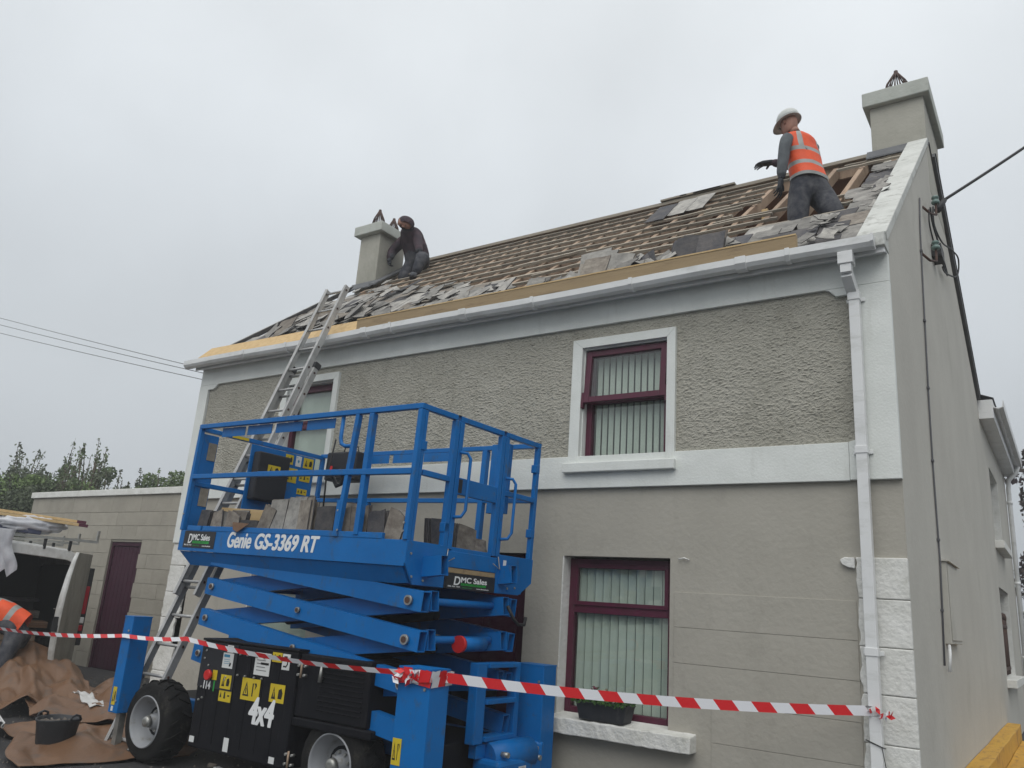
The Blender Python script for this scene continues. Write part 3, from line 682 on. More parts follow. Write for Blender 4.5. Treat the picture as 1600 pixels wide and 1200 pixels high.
# loose slates: each its own thing
LG = 'loose slates strewn over the stripped roof'
LLAB = 'loose weathered grey slate lying askew on the stripped front roof slope'
nl = [0]
def loose(x, v, h, rz, tilt, roll, ms, lab=None, grp=LG, sc=1):
    if lab is None:
        if x < -8.6: lab, grp = 'loose grey slate in the heap at the far left corner of the roof', 'loose slates at the far left corner of the roof'
        elif x < -7.6: lab, grp = 'loose grey slate on the roof just left of the ladder', 'loose slates left of the ladder'
        elif x < -6.4: lab, grp = 'loose grey slate on the roof just right of the ladder top', 'loose slates right of the ladder'
        elif x < -5.0: lab, grp = 'loose grey slate below the crouching worker, above the left end of the plank', 'loose slates above the left end of the plank'
        else: lab, grp = 'broken slate lying along the middle of the plank on bare battens', 'broken slates along the middle of the plank'
    o = inst(rr.choice(ms), 'loose_slate', None, RM(x, v, h, rz, tilt, roll) @ Matrix.Scale(sc, 4)); tag(o, lab, 'slate', grp); nl[0] += 1
for i in range(62):   # left field
    x = rr.uniform(-9.2, -5.0); f = (x+9.25)/4.25
    v = .40+rr.random()**1.2*(2.5*(1-f)+.45)
    loose(x, v, .02+rr.random()*.06, rr.choice((rr.gauss(0, .25), rr.uniform(-1.3, 1.3))), R(rr.uniform(-2, 9)), R(rr.uniform(-6, 6)), SL_BR+SL_OK[:2]+SL_DK[:1], sc=rr.uniform(.6, 1.0))
for i in range(16):   # tilted big ones near the left eaves
    x = rr.uniform(-8.9, -7.0); v = rr.uniform(.32, .8)
    loose(x, v, .04+rr.random()*.08, rr.uniform(-.9, .9), R(rr.uniform(0, 22)), R(rr.uniform(-15, 15)), SL_BR+SL_ST, sc=rr.uniform(.8, 1.1))
for i in range(34):   # middle eaves scatter
    x = rr.uniform(-5.6, -2.3); v = rr.uniform(.08, .8)
    loose(x, v, .02+rr.random()*.06, rr.uniform(-1.5, 1.5), R(rr.uniform(-5, 18)), R(rr.uniform(-12, 12)), SL_BR, sc=rr.uniform(.5, .95))
for i in range(26):   # rubble by the near gable
    x = rr.uniform(-1.75, -1.15); v = rr.uniform(.1, 1.3) if i < 16 else rr.uniform(1.3, 3.9); 
    if v > 1.4: x = rr.uniform(-1.32, -1.17)
    loose(x, v, .03+rr.random()*.05, rr.uniform(-1.5, 1.5), R(rr.uniform(-5, 20)), R(rr.uniform(-15, 15)), SL_BR, sc=rr.uniform(.25, .6), lab='small broken slate in the rubble beside the near gable coping', grp='broken slate rubble by the near gable')
# upright stacks behind the plank
SNAMES = ['first stack from the left, tilted left', 'low second stack from the left', 'third stack from the left', 'tallest stack, fourth from the left', 'fifth stack, right of the tallest', 'leaning sixth stack', 'seventh stack of slates', 'thick eighth stack', 'small last stack nearest the standing roofer']
stacks = [(-4.80, .30, .52, -24, 3), (-4.45, .24, .62, 12, 5), (-4.12, .30, .48, -14, 4), (-3.70, .18, 1.02, 3, 6), (-3.47, .20, .90, 14, 5), (-3.10, .30, .60, -30, 4), (-2.76, .18, .82, 3, 7), (-2.47, .16, .86, -4, 7), (-2.14, .26, .50, 34, 3)]
SG = 'salvaged slates stacked on edge along the eaves'
for si, (x, v, s, rz, n) in enumerate(stacks):
    for k in range(n):
        ms = SL_ST[::3]+SL_DK if si in (5, 6, 7) else SL_ST
        # standing on lower edge, leaning back up the slope, facing the street
        base = roofp(x+rr.uniform(-.02, .02), v+.1+k*.03, .0)
        T = Matrix.Translation(base+Vector((0, 0, -.02))) @ Matrix.Rotation(R(rz+rr.uniform(-4, 4)), 4, 'Y') @ Matrix.Rotation(R(66+rr.uniform(-5, 5)), 4, 'X') @ Matrix.Rotation(R(rr.uniform(-6, 6)), 4, 'Z')
        o = inst(rr.choice(ms), 'stacked_slate', None, T @ Matrix.Scale(s*1.18*rr.uniform(.9, 1.08), 4)); tag(o, 'slate standing on edge behind the plank, '+SNAMES[si], 'slate', 'upright slates behind the plank, '+SNAMES[si])
# eaves timber
m = MB(); m.box(XL-.03, -6.35, -.175, .22, 0, .02); 
m2 = MB(); m2.loft([[roofp(a, -.19, .035), roofp(a, .20+b_, .10), roofp(a, .20+b_, .122), roofp(a, -.19, .057)] for a, b_ in ((XL-.08, .06), (-5.35, .0))], smooth=False)
o = m2.build('sheathing_board', 'osb', roof)
pl = MB(); pl.bar((-6.45, -.225, 4.475), (-1.555, -.225, 4.475), .045, .125); o = pl.build('timber_plank', ['greywood'], None, bevel=.003)
tag(o, 'long new timber plank standing on edge along the gutter', 'plank')
pl = MB(); pl.bar((-6.448, -.249, 4.531), (-1.557, -.249, 4.531), .006, .013); o2 = pl.build('pale_top_strip', 'newwood', o)  # thin pale strip added to draw the light line along the plank's top
# ================================================================ OUTBUILDING
ob = root('outbuilding', 'low flat topped painted block outbuilding left of the farmhouse', 'outbuilding', (-15, 1.85, 0))
OY = 1.85; OX0, OX1 = -17.45, -9.6
D0, D1, DZ = -14.29, -13.34, 2.155
m = MB(); holed(m, OX0+.01, OX1, -.1, 2.98, OY+.012, OY+.4, [(D0, D1, -.05, DZ)]); m.box(OX0+.01, OX0+.05, OY+.013, OY+4, -.1, 2.98); m.build('wall', 'block', ob)
rb_ = random.Random(5)
course = .2435; L0 = .46
for j in range(12):
    z0 = .0+j*course+.002; z1 = z0+course-.004
    if j == 11: z1 = 2.978
    x = OX0-(L0/2 if j % 2 else 0)
    while x < -12.2:
        a, b = max(x, OX0)+.001, min(x+L0, -12.2)-.001
        pieces = [(a, b)]
        if z0 < DZ-.05:
            pieces = [p for p in ((a, min(b, D0)), (max(a, D1), b)) if p[1]-p[0] > .04]
        for (p, q) in pieces:
            if q-p > .03:
                mb = MB(); mb.box(p, q, OY-.006-rb_.random()*.004, OY+.02, z0, z1); mb.build('block', 'block', ob, bevel=.004)
        x += L0
m = MB(); m.box(OX0-.05, -9.7, OY-.05, OY+.5, 2.985, 3.10); m.build('coping', 'whiterough', ob, bevel=.01)
m = MB(); m.box(D0, D1, OY+.07, OY+.11, 0, DZ-.002); dd = m.build('door', 'maroond', ob)
m = MB(); m.box(D0+.0, D0+.06, OY+.03, OY+.075, 0, DZ-.002); m.box(D1-.06, D1, OY+.03, OY+.075, 0, DZ-.002); m.box(D0+.06, D1-.06, OY+.03, OY+.075, DZ-.07, DZ-.002); m.build('door_frame', 'maroond', dd, bevel=.004)
for k in range(7):
    a = D0+.062+k*(D1-D0-.124)/7; m = MB(); m.box(a+.002, a+(D1-D0-.124)/7-.002, OY+.055, OY+.072, .02, DZ-.075); m.build('door_board', 'maroond', dd, bevel=.003)
m = MB(); m.box(OX0, -9.7, OY+.5, OY+4, 2.9, 2.96); m.build('flat_roof', 'lead', ob)
# ================================================================ CABLES
def sagline(p, q, s, n=16): 
    p = Vector(p); q = Vector(q); return [p.lerp(q, i/n)-Vector((0, 0, s*4*(i/n)*(1-i/n))) for i in range(n+1)]

for nm, za, zb in (('highest', 16.7, 11.1), ('middle', 16.28, 10.9), ('lowest', 15.78, 10.6)):
    k = (zb-za)/21.35
    c = MB(); c.tube(sagline((-75, 14, za-k*22.2), (-14, 14, zb+k*17.4), .25, 24), .017, 5); o = c.build('power_line', 'wire')
    tag(o, nm+' of the three thin overhead lines against the sky at left', 'power line', 'overhead lines at left')
t = root('service_cable', 'black overhead cable looping down from the sky to the near gable', 'cable', (XR+.1, 3.3, 6.4))
A = Vector((XR+.10, 3.22, 6.30))
c = MB(); c.tube(sagline(A+Vector((.03, .03, .05)), (.95, 4.85, 8.22), .02), .017, 8, 0); c.build('cable_run', 'cable', t)
c = MB(); c.tube([A+Vector((-.02, -.06, -.1)), A+Vector((.05, .05, .07))], [.04, .03], 8); c.build('cable_grip', 'cable', t)
def loopc(pts, r=.010):
    out = []
    P_ = [Vector(p) for p in pts]
    for i in range(len(P_)-1):
        p0 = P_[max(i-1, 0)]; p1 = P_[i]; p2 = P_[i+1]; p3 = P_[min(i+2, len(P_)-1)]
        for k in range(6):
            u = k/6; out.append(.5*((2*p1)+(-p0+p2)*u+(2*p0-5*p1+4*p2-p3)*u*u+(-p0+3*p1-3*p2+p3)*u**3))
    out.append(P_[-1]); c = MB(); c.tube(out, r, 6); c.build('cable_loop', 'cable', t)
X0 = XR+.05
loopc([(X0, 3.05, 6.2), (X0, 3.0, 5.95), (X0+.02, 3.5, 5.95), (X0+.04, 4.3, 6.2), (X0+.08, 4.75, 6.25), (X0+.06, 4.6, 5.95), (X0, 3.9, 5.72), (X0, 3.55, 5.66)])
loopc([(X0, 2.75, 6.05), (X0, 2.9, 5.9), (X0, 3.6, 5.85), (X0, 4.05, 5.75), (X0, 3.4, 5.72), (X0, 3.1, 5.66)])
loopc([(X0, 2.6, 5.95), (X0, 2.55, 5.75), (X0, 2.85, 5.66), (X0, 3.1, 5.72)], .008)
c = MB(); c.box(XR, X0+.05, 3.0, 3.28, 5.58, 5.72); c.build('junction', 'cable', t)
def insulator(y, z, lab):
    o = root('insulator', lab, 'insulator', (XR, y, z), group='green glass insulators on the near gable')
    b = MB(); b.tube([(XR, y-.32, z-.16), (XR+.06, y-.2, z-.2), (XR+.10, y-.02, z-.14), (XR+.10, y, z)], .013, 8); b.build('bracket', 'iron', o)
    b = MB(); prof = [(0, .034), (.015, .045), (.038, .04), (.045, .026), (.062, .026), (.07, .040), (.088, .036), (.10, .022), (.108, .0)]
    b.tube([(XR+.10, y, z+h) for h, r in prof], [max(r, .002) for h, r in prof], 14); b.build('glass_body', 'insul', o)
insulator(2.80, 6.10, 'green glass insulator holding the black cable on the gable')
insulator(2.45, 5.40, 'unused green glass insulator lower on the gable')
# conduit and meter box on the gable
t = root('conduit', 'thin cable running down the near gable wall with clips', 'cable', (XR, 1.8, 3))
c = MB(); c.tube([(XR+.012, 2.2, 5.9), (XR+.012, 2.05, 5.5), (XR+.012, 1.9, 4.7), (XR+.012, 1.72, 3.6), (XR+.012, 1.66, 3.0), (XR+.012, 1.66, 2.1), (XR+.012, 1.46, 1.27)], .008, 6); c.build('cable_run', 'wire', t)
for z, y in ((5.2, 2.0), (4.4, 1.84), (3.7, 1.735), (3.0, 1.66), (2.3, 1.66), (1.7, 1.56)):
    c = MB(); c.box(XR-.001, XR+.024, y-.02, y+.02, z, z+.02); c.build('clip', 'wire', t)
t = root('meter_box', 'slim painted meter box on the near gable wall', 'meter box', (XR, 2.1, 1.43))
c = MB(); c.box(XR-.01, XR+.05, 1.72, 2.52, 1.44, 2.13); c.build('box_body', 'gable', t, bevel=.006)
c = MB(); c.box(XR+.051, XR+.058, 1.76, 2.48, 1.47, 2.10); c.build('box_door', 'gable', t, bevel=.004)
c = MB(); c.box(XR-.01, XR+.075, 1.70, 2.54, 2.132, 2.145); c.build('top_flashing', 'gable', t)
c = MB(); c.tube([(XR+.03, 1.7, 1.43), (XR+.04, 1.62, 1.36), (XR+.03, 1.6, 1.22)], .013, 7); c.build('cable_tail', 'upvc', t)
# ================================================================ YELLOW SHUTTER BOARDS beside gable
g_ = 'yellow shuttering boards stacked along the gable'
for i, (x0, x1, z0, z1, y1, lab) in enumerate(((XR+.004, -.76, 0, .40, 7.85, 'yellow stained beam against the gable wall, the tallest of the stack'), (-.755, -.50, 0, .20, 7.6, 'lower yellow stained beam beside the tall one'), (-.495, -.2, 0, .15, 7.9, 'outermost flat yellow board, cut by the photo edge'))):
    b = MB(); n = 10; rings = []; r3 = random.Random(i+40)
    for k in range(n+1):
        y = 1.6+(y1-1.6)*k/n; e = [r3.uniform(-.006, .006) for _ in range(3)]
        rings.append([(x0, y, z0), (x1, y, z0), (x1+e[0], y, z1+e[1]), (x0, y, z1+e[2])])
    b.loft(rings, smooth=False); o = b.build('yellow_beam', 'yellowc', None, bevel=.008); tag(o, lab, 'beam', g_)
# ================================================================ WINDOW BOX
t = root('flower_box', 'dark plastic window box of small plants on the lower window sill', 'planter', (-3.23, -.03, .66))
b = MB(); b.loft([[(-3.43, -.115, .655), (-3.03, -.115, .655), (-3.03, .03, .655), (-3.43, .03, .655)], [(-3.455, -.13, .775), (-3.005, -.13, .775), (-3.005, .045, .775), (-3.455, .045, .775)], [(-3.465, -.135, .79), (-2.995, -.135, .79), (-2.995, .05, .79), (-3.465, .05, .79)]], smooth=False); b.build('trough', 'bucket', t, bevel=.006)
r4 = random.Random(9); b = MB()
def leafquads(mb, c, s, r, mi=0):
    n = Vector((r.uniform(-1, 1), r.uniform(-1, 1), r.uniform(-.3, 1))).normalized(); u = n.cross(Vector((r.uniform(-1, 1), r.uniform(-1, 1), r.uniform(-1, 1)))).normalized(); v = n.cross(u)
    c = Vector(c); mb.add([c-u*s*.5, c+v*s*.28, c+u*s*.6, c-v*s*.28], [(0, 1, 2, 3)], mi)
for i in range(420): leafquads(b, (r4.uniform(-3.47, -2.99), r4.uniform(-.17, .05), .78+abs(r4.gauss(0, .04))), r4.uniform(.025, .05), r4)
b.build('foliage', 'plant', t)
for nm, mm_, pts in (('pale_flower', 'petal', [(-3.2, -.08, .88), (-3.17, -.1, .86), (-3.23, -.07, .87)]), ('dark_flower', 'petalr', [(-3.4, -.1, .86), (-3.33, -.07, .89), (-3.1, -.08, .86), (-3.05, -.09, .87)])):
    for p in pts:
        b = MB()
        for k in range(7): leafquads(b, Vector(p)+Vector((r4.uniform(-.015, .015), r4.uniform(-.015, .015), r4.uniform(-.01, .02))), .035, r4)
        b.build(nm, mm_, t)
# ================================================================ LADDER
ld = root('extension_ladder', 'aluminium extension ladder leaning up to the gutter on the left half of the house', 'ladder', (-7.2, -1.83, 0))
LA = Vector((-7.10, -1.83, 0)); LB = Vector((-6.99, -.05, 5.03)); LU = (LB-LA).normalized(); LN = Vector((1, 0, 0)).cross(LU); LN = -LN if LN.y > 0 else LN
LL = (LB-LA).length
def lad(a, b, off, w, nm):
    for s in (-1, 1):
        m = MB(); m.bar(LA+LU*a+LN*off+Vector((s*w/2, 0, 0)), LA+LU*b+LN*off+Vector((s*w/2, 0, 0)), .026, .072, up=LN)
        m.bar(LA+LU*a+LN*(off+.03)+Vector((s*(w/2-.012*1), 0, 0)), LA+LU*b+LN*(off+.03)+Vector((s*(w/2-.012), 0, 0)), .03, .006, up=LN)
        st = m.build('stile', 'alu', ld, bevel=.003)
        d = a+.14
        k = 0
        while d < b-.05:
            p = LA+LU*d+LN*off+Vector((s*(w/2+.013), 0, 0)); q = MB(); q.tube([p, p+Vector((s*.006, 0, 0))], .013, 8); q.build('rung_end', 'iron', st); d += .2835; k += 1
    d = a+.14
    while d < b-.05:
        m = MB(); p = LA+LU*d+LN*off; m.tube([p-Vector((w/2, 0, 0)), p+Vector((w/2, 0, 0))], .015, 8); m.build('rung', 'alu', ld); d += .2835
lad(0, 4.25, .0, .40, 'base'); lad(1.45, LL, .075, .33, 'fly')
for s in (-1, 1):
    m = MB(); p = LA+LU*4.2+Vector((s*.2, 0, 0)); m.bar(p-LU*.03, p+LU*.04, .04, .085, up=LN); m.build('guide_bracket', 'bucket', ld)
    m = MB(); p = LA+Vector((s*.2, 0, 0)); m.bar(p, p+LU*.07, .04, .085, up=LN); m.build('rubber_foot', 'rubber', ld)
# ================================================================ SCISSOR LIFT
lift = root('scissor_lift', 'blue rough terrain scissor lift with black engine covers, parked in front of the house', 'scissor lift', (-5.6, -1.1, 0))
PMX = Matrix.Translation((-3.88, -1.928, 1.902)) @ Matrix.Rotation(-.058, 4, 'Z') @ Matrix.Rotation(.026, 4, 'Y') @ Matrix.Rotation(-.006, 4, 'X')
PL, PW = 2.95, 1.51
def pbox(x0, x1, y0, y1, z0, z1, nm, m='blue', bevel=.004, par=None, MX=PMX):
    b = MB(); b.box(x0, x1, y0, y1, z0, z1, 0, MX); return b.build(nm, m, par or lift, bevel=bevel)
# deck + sides
pbox(-PL+.02, -.03, .03, PW-.03, -.14, -.11, 'deck', 'black')
pbox(-PL, 0, 0, .012, -.185, 0, 'side_panel', bevel=.003)
pbox(-PL, 0, PW-.012, PW, -.185, 0, 'side_panel', bevel=.003)
pbox(-PL, -PL+.012, .013, PW-.013, -.16, 0, 'end_panel', bevel=.003)
# tapered under-frame
b = MB(); prof = [(.012, -.187), (.075, -.305), (PW-.075, -.305), (PW-.012, -.187)]
b.loft([[(-PL+.02, y, z) for y, z in ((.012, -.187), (.06, -.195), (PW-.06, -.195), (PW-.012, -.187))], [(-PL+.14, y, z) for y, z in prof], [(-.14, y, z) for y, z in prof], [(-.02, y, z) for y, z in ((.012, -.187), (.075, -.295), (PW-.075, -.295), (PW-.012, -.187))]], smooth=False, M4=PMX); b.build('under_frame', 'blue', lift)
# right end face (entry end)
b = MB(); b.prism([(.0, 0), (.43, 0), (.43, -.305), (.10, -.305), (.0, -.16)], 'x', -.005, .012, M4=PMX); b.build('end_plate', 'blue', lift, bevel=.003)
b = MB(); b.prism([(1.04, 0), (PW+.02, 0), (PW+.02, -.20), (1.36, -.305), (1.04, -.305)], 'x', -.005, .012, M4=PMX); b.build('end_plate', 'blue', lift, bevel=.003)
pbox(-.005, .012, .435, 1.035, -.15, -.03, 'step_plate'); pbox(-.005, .008, .435, 1.035, -.19, -.152, 'step_edge', 'greywood')
pbox(-.005, .014, .435, 1.035, -.305, -.192, 'name_plate', 'plate', bevel=.001)
for (y, z) in ((.08, -.25), (.2, -.27), (.05, -.09), (.3, -.12), (1.2, -.26), (1.3, -.25)):
    b = MB(); b.tube([(.012, y, z), (.018, y, z)], .009, 8, M4=PMX); b.build('bolt', 'steel', lift)
pbox(.0125, .0135, 1.12, 1.16, -.13, -.04, 'sticker', 'paper', 0)
for y, s in ((.43, 1), (1.04, -1)):
    b = MB(); b.tube([(.02, y, -.02), (.03, y-.02*s, -.12), (.03, y+.07*s, -.03-.05)], .0045, 6, M4=PMX); b.build('gate_chain', 'steel', lift)
# rails
RT = .985; w = .042
def post(x, y, z0=0, z1=RT, nm='rail_post', ww=w, dx=0):
    b = MB(); b.bar((x+dx, y, z0), (x, y, z1), ww, ww, M4=PMX, up=(0, 1, 0)); return b.build(nm, 'blue', lift, bevel=.004)
def rail(p, q, ww=w, nm='guard_rail', h=None): b = MB(); b.bar(p, q, ww, h or ww, M4=PMX); return b.build(nm, 'blue', lift, bevel=.004)
e = w/2+.002
for y in (0.01, PW-.01):
    rail((-PL-.01, y, RT), (.01, y, RT))
    if y < 1:
        rail((-PL+e, y, .50), (-1.9, y, .505), nm='mid_rail'); rail((-1.9, y-.004, .505), (-e, y-.004, .495), w*1.08, 'mid_rail')
    else: rail((-PL+e, y, .5), (-e, y, .5), nm='mid_rail')
post(-PL+.01, .01, -.0, RT-e); post(-.012, .01, 0, RT-e); post(-PL+.01, PW-.01, 0, RT-e); post(-.012, PW-.01, 0, RT-e)
post(-.70, .01-.002, 0, RT-e, dx=-.06); post(-.535, .012, .02, RT-e, ww=.05); post(-.60, PW-.012, .0, RT-e, ww=.055); post(-2.3, PW-.012, 0, .5-e); post(-2.12, PW-.012, 0, .5-e, ww=.055)
pbox(-.79, -.745, -.016, .036, 0, .28, 'post_socket')
b = MB(); b.bar((-2.6, .012, .022), (-.25, .012, .022), .03, .044, M4=PMX); b.build('toe_rail', 'blue', lift, bevel=.003)
b = MB(); b.bar((-PL+.1, .012, .022), (-2.63, .012, .022), .03, .044, M4=PMX); b.build('toe_rail', 'blue', lift, bevel=.003)
# left end
b = MB(); b.bar((-PL+.01, .03, RT-.02), (-PL+.01, PW-.03, RT-.02), w, w, M4=PMX); b.build('guard_rail', 'blue', lift, bevel=.004)
b = MB(); b.bar((-PL+.01, .03, .44), (-PL+.01, PW-.03, .44), w, w, M4=PMX); b.build('mid_rail', 'blue', lift, bevel=.004)
pbox(-PL+.005, -PL+.02, .035, .20, .0, RT-.06, 'end_post_plate'); 
for z in (.68, .24): pbox(-PL+.022, -PL+.026, .10, .19, z, z+.17, 'faded_sticker', 'batten', 0)
pbox(-PL+.035, -PL+.039, .33, .52, RT-.035, RT-.005, 'sticker', 'yellow', 0)
# right end rails with gate
for (a, b_) in ((.02, .40), (.44, .985), (1.025, PW-.02)):
    bb = MB(); bb.bar((-.012, a, RT), (-.012, b_, RT), w, w, M4=PMX); bb.build('guard_rail', 'blue', lift, bevel=.004)
for (y) in (.40, .455, .985, 1.04): post(-.012, y, -.02, RT-e if y not in () else RT, ww=.048)
post(-.012, .052, 0, RT-e, ww=.034)
rail((-.012, .08, .5), (-.012, .375, .5), nm='mid_rail'); rail((-.012, 1.065, .5), (-.012, PW-.035, .5), nm='mid_rail')
pbox(-.03, .006, .48, .96, .40, .53, 'gate_panel'); pbox(-.032, .007, .482, .53, .41, .52, 'gate_latch', 'plate')
pbox(-.03, .006, .48, .96, -.13, .0, 'gate_kick_plate')
for (y, z0, z1) in ((.47, .22, .72), (1.07, .12, .62)):
    b = MB(); b.tube([(.01, y-.02, z1), (.05, y+.03, z1), (.07, y+.05, z1-.04), (.07, y+.05, z0+.06), (.05, y+.03, z0+.01), (.01, y-.02, z0)], .013, 8, M4=PMX); b.build('grab_handle', 'blue', lift)
for (y, z) in ((.40, .10), (PW-.02, .74), (PW-.02, .18), (.055, .66)): pbox(-.04, .012, y-.03, y+.03, z, z+.07, 'rail_hinge')
for k in range(11):
    y, z = [(.2, .5)][0]; break
for (x, z) in ((-.74, .05), (-.03, .06), (-.03, .12), (-PL+.01, .15), (-.765, .2)):
    b = MB(); b.tube([(x, -.012, z), (x, -.02, z)], .008, 8, M4=PMX); b.build('bolt', 'steel', lift)
for (x, y) in ((0, .03), (0, .425), (0, 1.01), (0, PW)):
    pbox(-.035, .008, y-.016, y+.012, RT+.018, RT+.024, 'rail_cap', 'plate', 0)
# notched flanges below top rails
for y in (.03, PW-.04):
    for a in (-2.62, -2.22, -1.80, -1.37): pbox(a, a+.36, y, y+.006, RT-.11, RT-.025, 'rail_flange', bevel=0)
b = MB(); b.tube([(-.90, .02, RT-.02), (-.90, .02, RT-.20), (-.88, .02, RT-.25), (-.83, .02, RT-.27), (-.73, .02, RT-.27)], .016, 8, M4=PMX); b.build('grab_handle', 'blue', lift)
# tool tray / control box hung on the rear rail
pbox(-2.62, -2.15, PW-.22, PW-.02, .68, .98, 'control_box', 'plate', .02)
pbox(-2.55, -2.50, PW-.226, PW-.219, .78, .83, 'warning_light', 'red', 0)
b = MB(); b.tube([(-2.5, PW-.1, .98), (-2.48, PW-.1, 1.05), (-2.28, PW-.1, 1.05), (-2.26, PW-.1, .98)], .007, 6, M4=PMX); b.build('box_handle', 'plate', lift)
b = MB(); b.tube([(-.95, .04, .47), (-.9, .05, .40), (-.84, .05, .42), (-.83, .04, .5), (-.88, .04, .52)], .018, 8, M4=PMX); b.build('cable_clamp', 'plate', lift)
b = MB(); b.tube([(-1.3, .3, .85), (-1.35, .3, .5), (-1.32, .3, .1)], .008, 6, M4=PMX); b.build('hose', 'cable', lift)
pbox(-.30, -.10, PW-.3, PW-.25, .35, .95, 'rear_panel', bevel=.004)
# sign board at left end with stickers
bx = -PL+.05
pbox(bx, bx+.015, .55, 1.36, .20, .93, 'sign_board')
pbox(bx+.02, bx+.13, .58, .96, .38, .86, 'document_box', 'plate', .015)
def pst(parent, cx, cy, wd, hg, kind, MX):
    """sticker lying in the local XY plane of MX, centre cx,cy"""
    b = MB(); b.box(cx-wd/2, cx+wd/2, cy-hg/2, cy+hg/2, 0, .002, 0, MX)
    s = b.build('sticker', 'paper' if kind.startswith('w') else 'yellow', parent)
    def ink(poly, m='ink', t=.0028):
        q = MB(); q.prism([(cx+x*wd, cy+y*hg) for x, y in poly], 'z', .0021, t, M4=MX); q.build('print', m, s)
    if kind == 'y1': ink([(-.36, -.32), (-.08, -.32), (-.22, .34)]); ink([(.08, -.28), (.34, -.28), (.38, .05), (.28, .3), (.1, .2)]); ink([(-.235, -.2), (-.2, -.2), (-.2, .12), (-.235, .12)], 'yellow', .0034)
    if kind == 'y2': ink([(-.40, -.32), (-.06, -.32), (-.23, .34)]); ink([(-.33, -.24), (-.13, -.24), (-.23, .16)], 'yellow', .0034); ink([(-.25, -.2), (-.21, -.2), (-.21, .05), (-.25, .05)], 'ink', .004); ink([(.1, -.3), (.16, -.3), (.16, .3), (.1, .3)]); ink([(.24, .0), (.34, .2), (.3, .32), (.18, .3), (.26, .2)])
    if kind == 'y3': ink([(-.42, -.2), (-.26, -.2), (-.34, .25)]); ink([(-.1, -.25), (.06, -.25), (.02, .28), (-.06, .28)]); ink([(.22, -.06), (.38, -.06), (.38, .06), (.22, .06)])
    if kind == 'w1':
        for k in range(5): ink([(-.36, .3-k*.15), (.3-.1*(k % 2), .3-k*.15), (.3-.1*(k % 2), .34-k*.15), (-.36, .34-k*.15)], 'greypr')
        ink([(-.1, -.02), (.42, -.02), (.42, .08), (-.1, .08)])
    if kind == 'w2':
        ink([(-.4, .22), (.15, .22), (.15, .40), (-.4, .40)], 'bluepr')
        for k in range(3): ink([(-.36, .05-k*.13), (.2, .05-k*.13), (.2, .08-k*.13), (-.36, .08-k*.13)], 'bluepr')
        ink([(.15, -.36), (.3, -.36), (.36, -.16), (.22, -.1)])
    if kind == 'w3': ink([(-.3, -.34), (.1, -.34), (.3, -.15), (.3, .2), (.1, .36), (-.3, .36), (-.3, .25), (.05, .25), (.15, .1), (.15, -.12), (.05, -.24), (-.3, -.24)])
    if kind == 'w4': ink([(-.2, .0), (0, .2), (.2, 0), (0, -.2)], 'bluepr'); ink([(-.34, .3), (-.2, .3), (-.2, .38), (-.34, .38)], 'bluepr')
    return s
SX = plane_mtx(PMX @ Vector((bx+.016, 0, 0)), PMX.to_3x3() @ Vector((0, 1, 0)), PMX.to_3x3() @ Vector((0, 0, 1)))
DX = plane_mtx(PMX @ Vector((bx+.131, 0, 0)), PMX.to_3x3() @ Vector((0, 1, 0)), PMX.to_3x3() @ Vector((0, 0, 1)))
pst(lift, .77, .70, .15, .085, 'y1', DX)
for (y, z, a, b_, k) in ((1.02, .86, .10, .1, 'y1'), (1.14, .86, .07, .11, 'w4'), (1.27, .86, .13, .11, 'y1'), (1.06, .70, .17, .15, 'y2'), (1.25, .70, .14, .08, 'y3'), (1.24, .55, .13, .06, 'y3'), (1.04, .32, .22, .09, 'y3'), (1.25, .32, .12, .10, 'y1')): pst(lift, y, z, a, b_, k, SX)
# lettering on the near side panel
def side(x, z, d=-.0015): return plane_mtx(PMX @ Vector((x, d, z)), PMX.to_3x3() @ Vector((1, 0, 0)), PMX.to_3x3() @ Vector((0, 0, 1)))
text('lettering', 'Genie', .185, side(-2.17, -.128), 'white_print', lift, .0058, .20, .80, fit=.335)
text('lettering', 'GS-3369 RT', .178, side(-1.77, -.128), 'white_print', lift, .0068, .20, .80, fit=.82)
b = MB(); b.tube([(-1.86, -.0015, -.12), (-1.86, -.003, -.12)], .004, 6, M4=PMX); b.build('lettering', 'white_print', lift)
def dmc(mx, wd, hg, flat=False):
    if not flat:
        b = MB(); b.box(0, wd, 0, hg, 0, .002, 0, mx); pl = b.build('name_plate', 'plate', lift)
    else: pl = lift
    def at(x, y, z=.0022): return mx @ Matrix.Translation((x*wd, y*hg, z))
    text('print', 'D', hg*.80, at(.155, .27), 'white_print', pl, .0022, .12, .62, .0006, fit=.125*wd)
    text('print', 'MC Sales', hg*.50, at(.30, .47), 'white_print', pl, .0022, .0, .8, .0006, fit=.54*wd)
    b = MB(); b.box(.30*wd, .83*wd, .27*hg, .42*hg, .0022, .003, 0, mx); b.build('print', 'greenp', pl)
    text('print', '& PLANT HIRE LTD', hg*.13, at(.315, .305, .0032), 'greend', pl, .0006, 0, 1.0*(wd/hg)/2.5, .0003)
    text('print', '086 383 1433', hg*.12, at(.04, .12), 'white_print', pl, .0005, 0, .92*(wd/hg)/2.5, .0003)
    text('print', 'Made in Tuam', hg*.10, at(.33, .11), 'greenp', pl, .0002, 0, .9*(wd/hg)/2.5, .0003)
    text('print', 'www.dmcsales.ie', hg*.12, at(.63, .10), 'white_print', pl, .0005, 0, .80*(wd/hg)/2.5, .0003)
dmc(side(-2.87, -.155), .50, .15)
dmc(plane_mtx(PMX @ Vector((.0145, .45, -.304)), PMX.to_3x3() @ Vector((0, 1, 0)), PMX.to_3x3() @ Vector((0, 0, 1))), .57, .112)
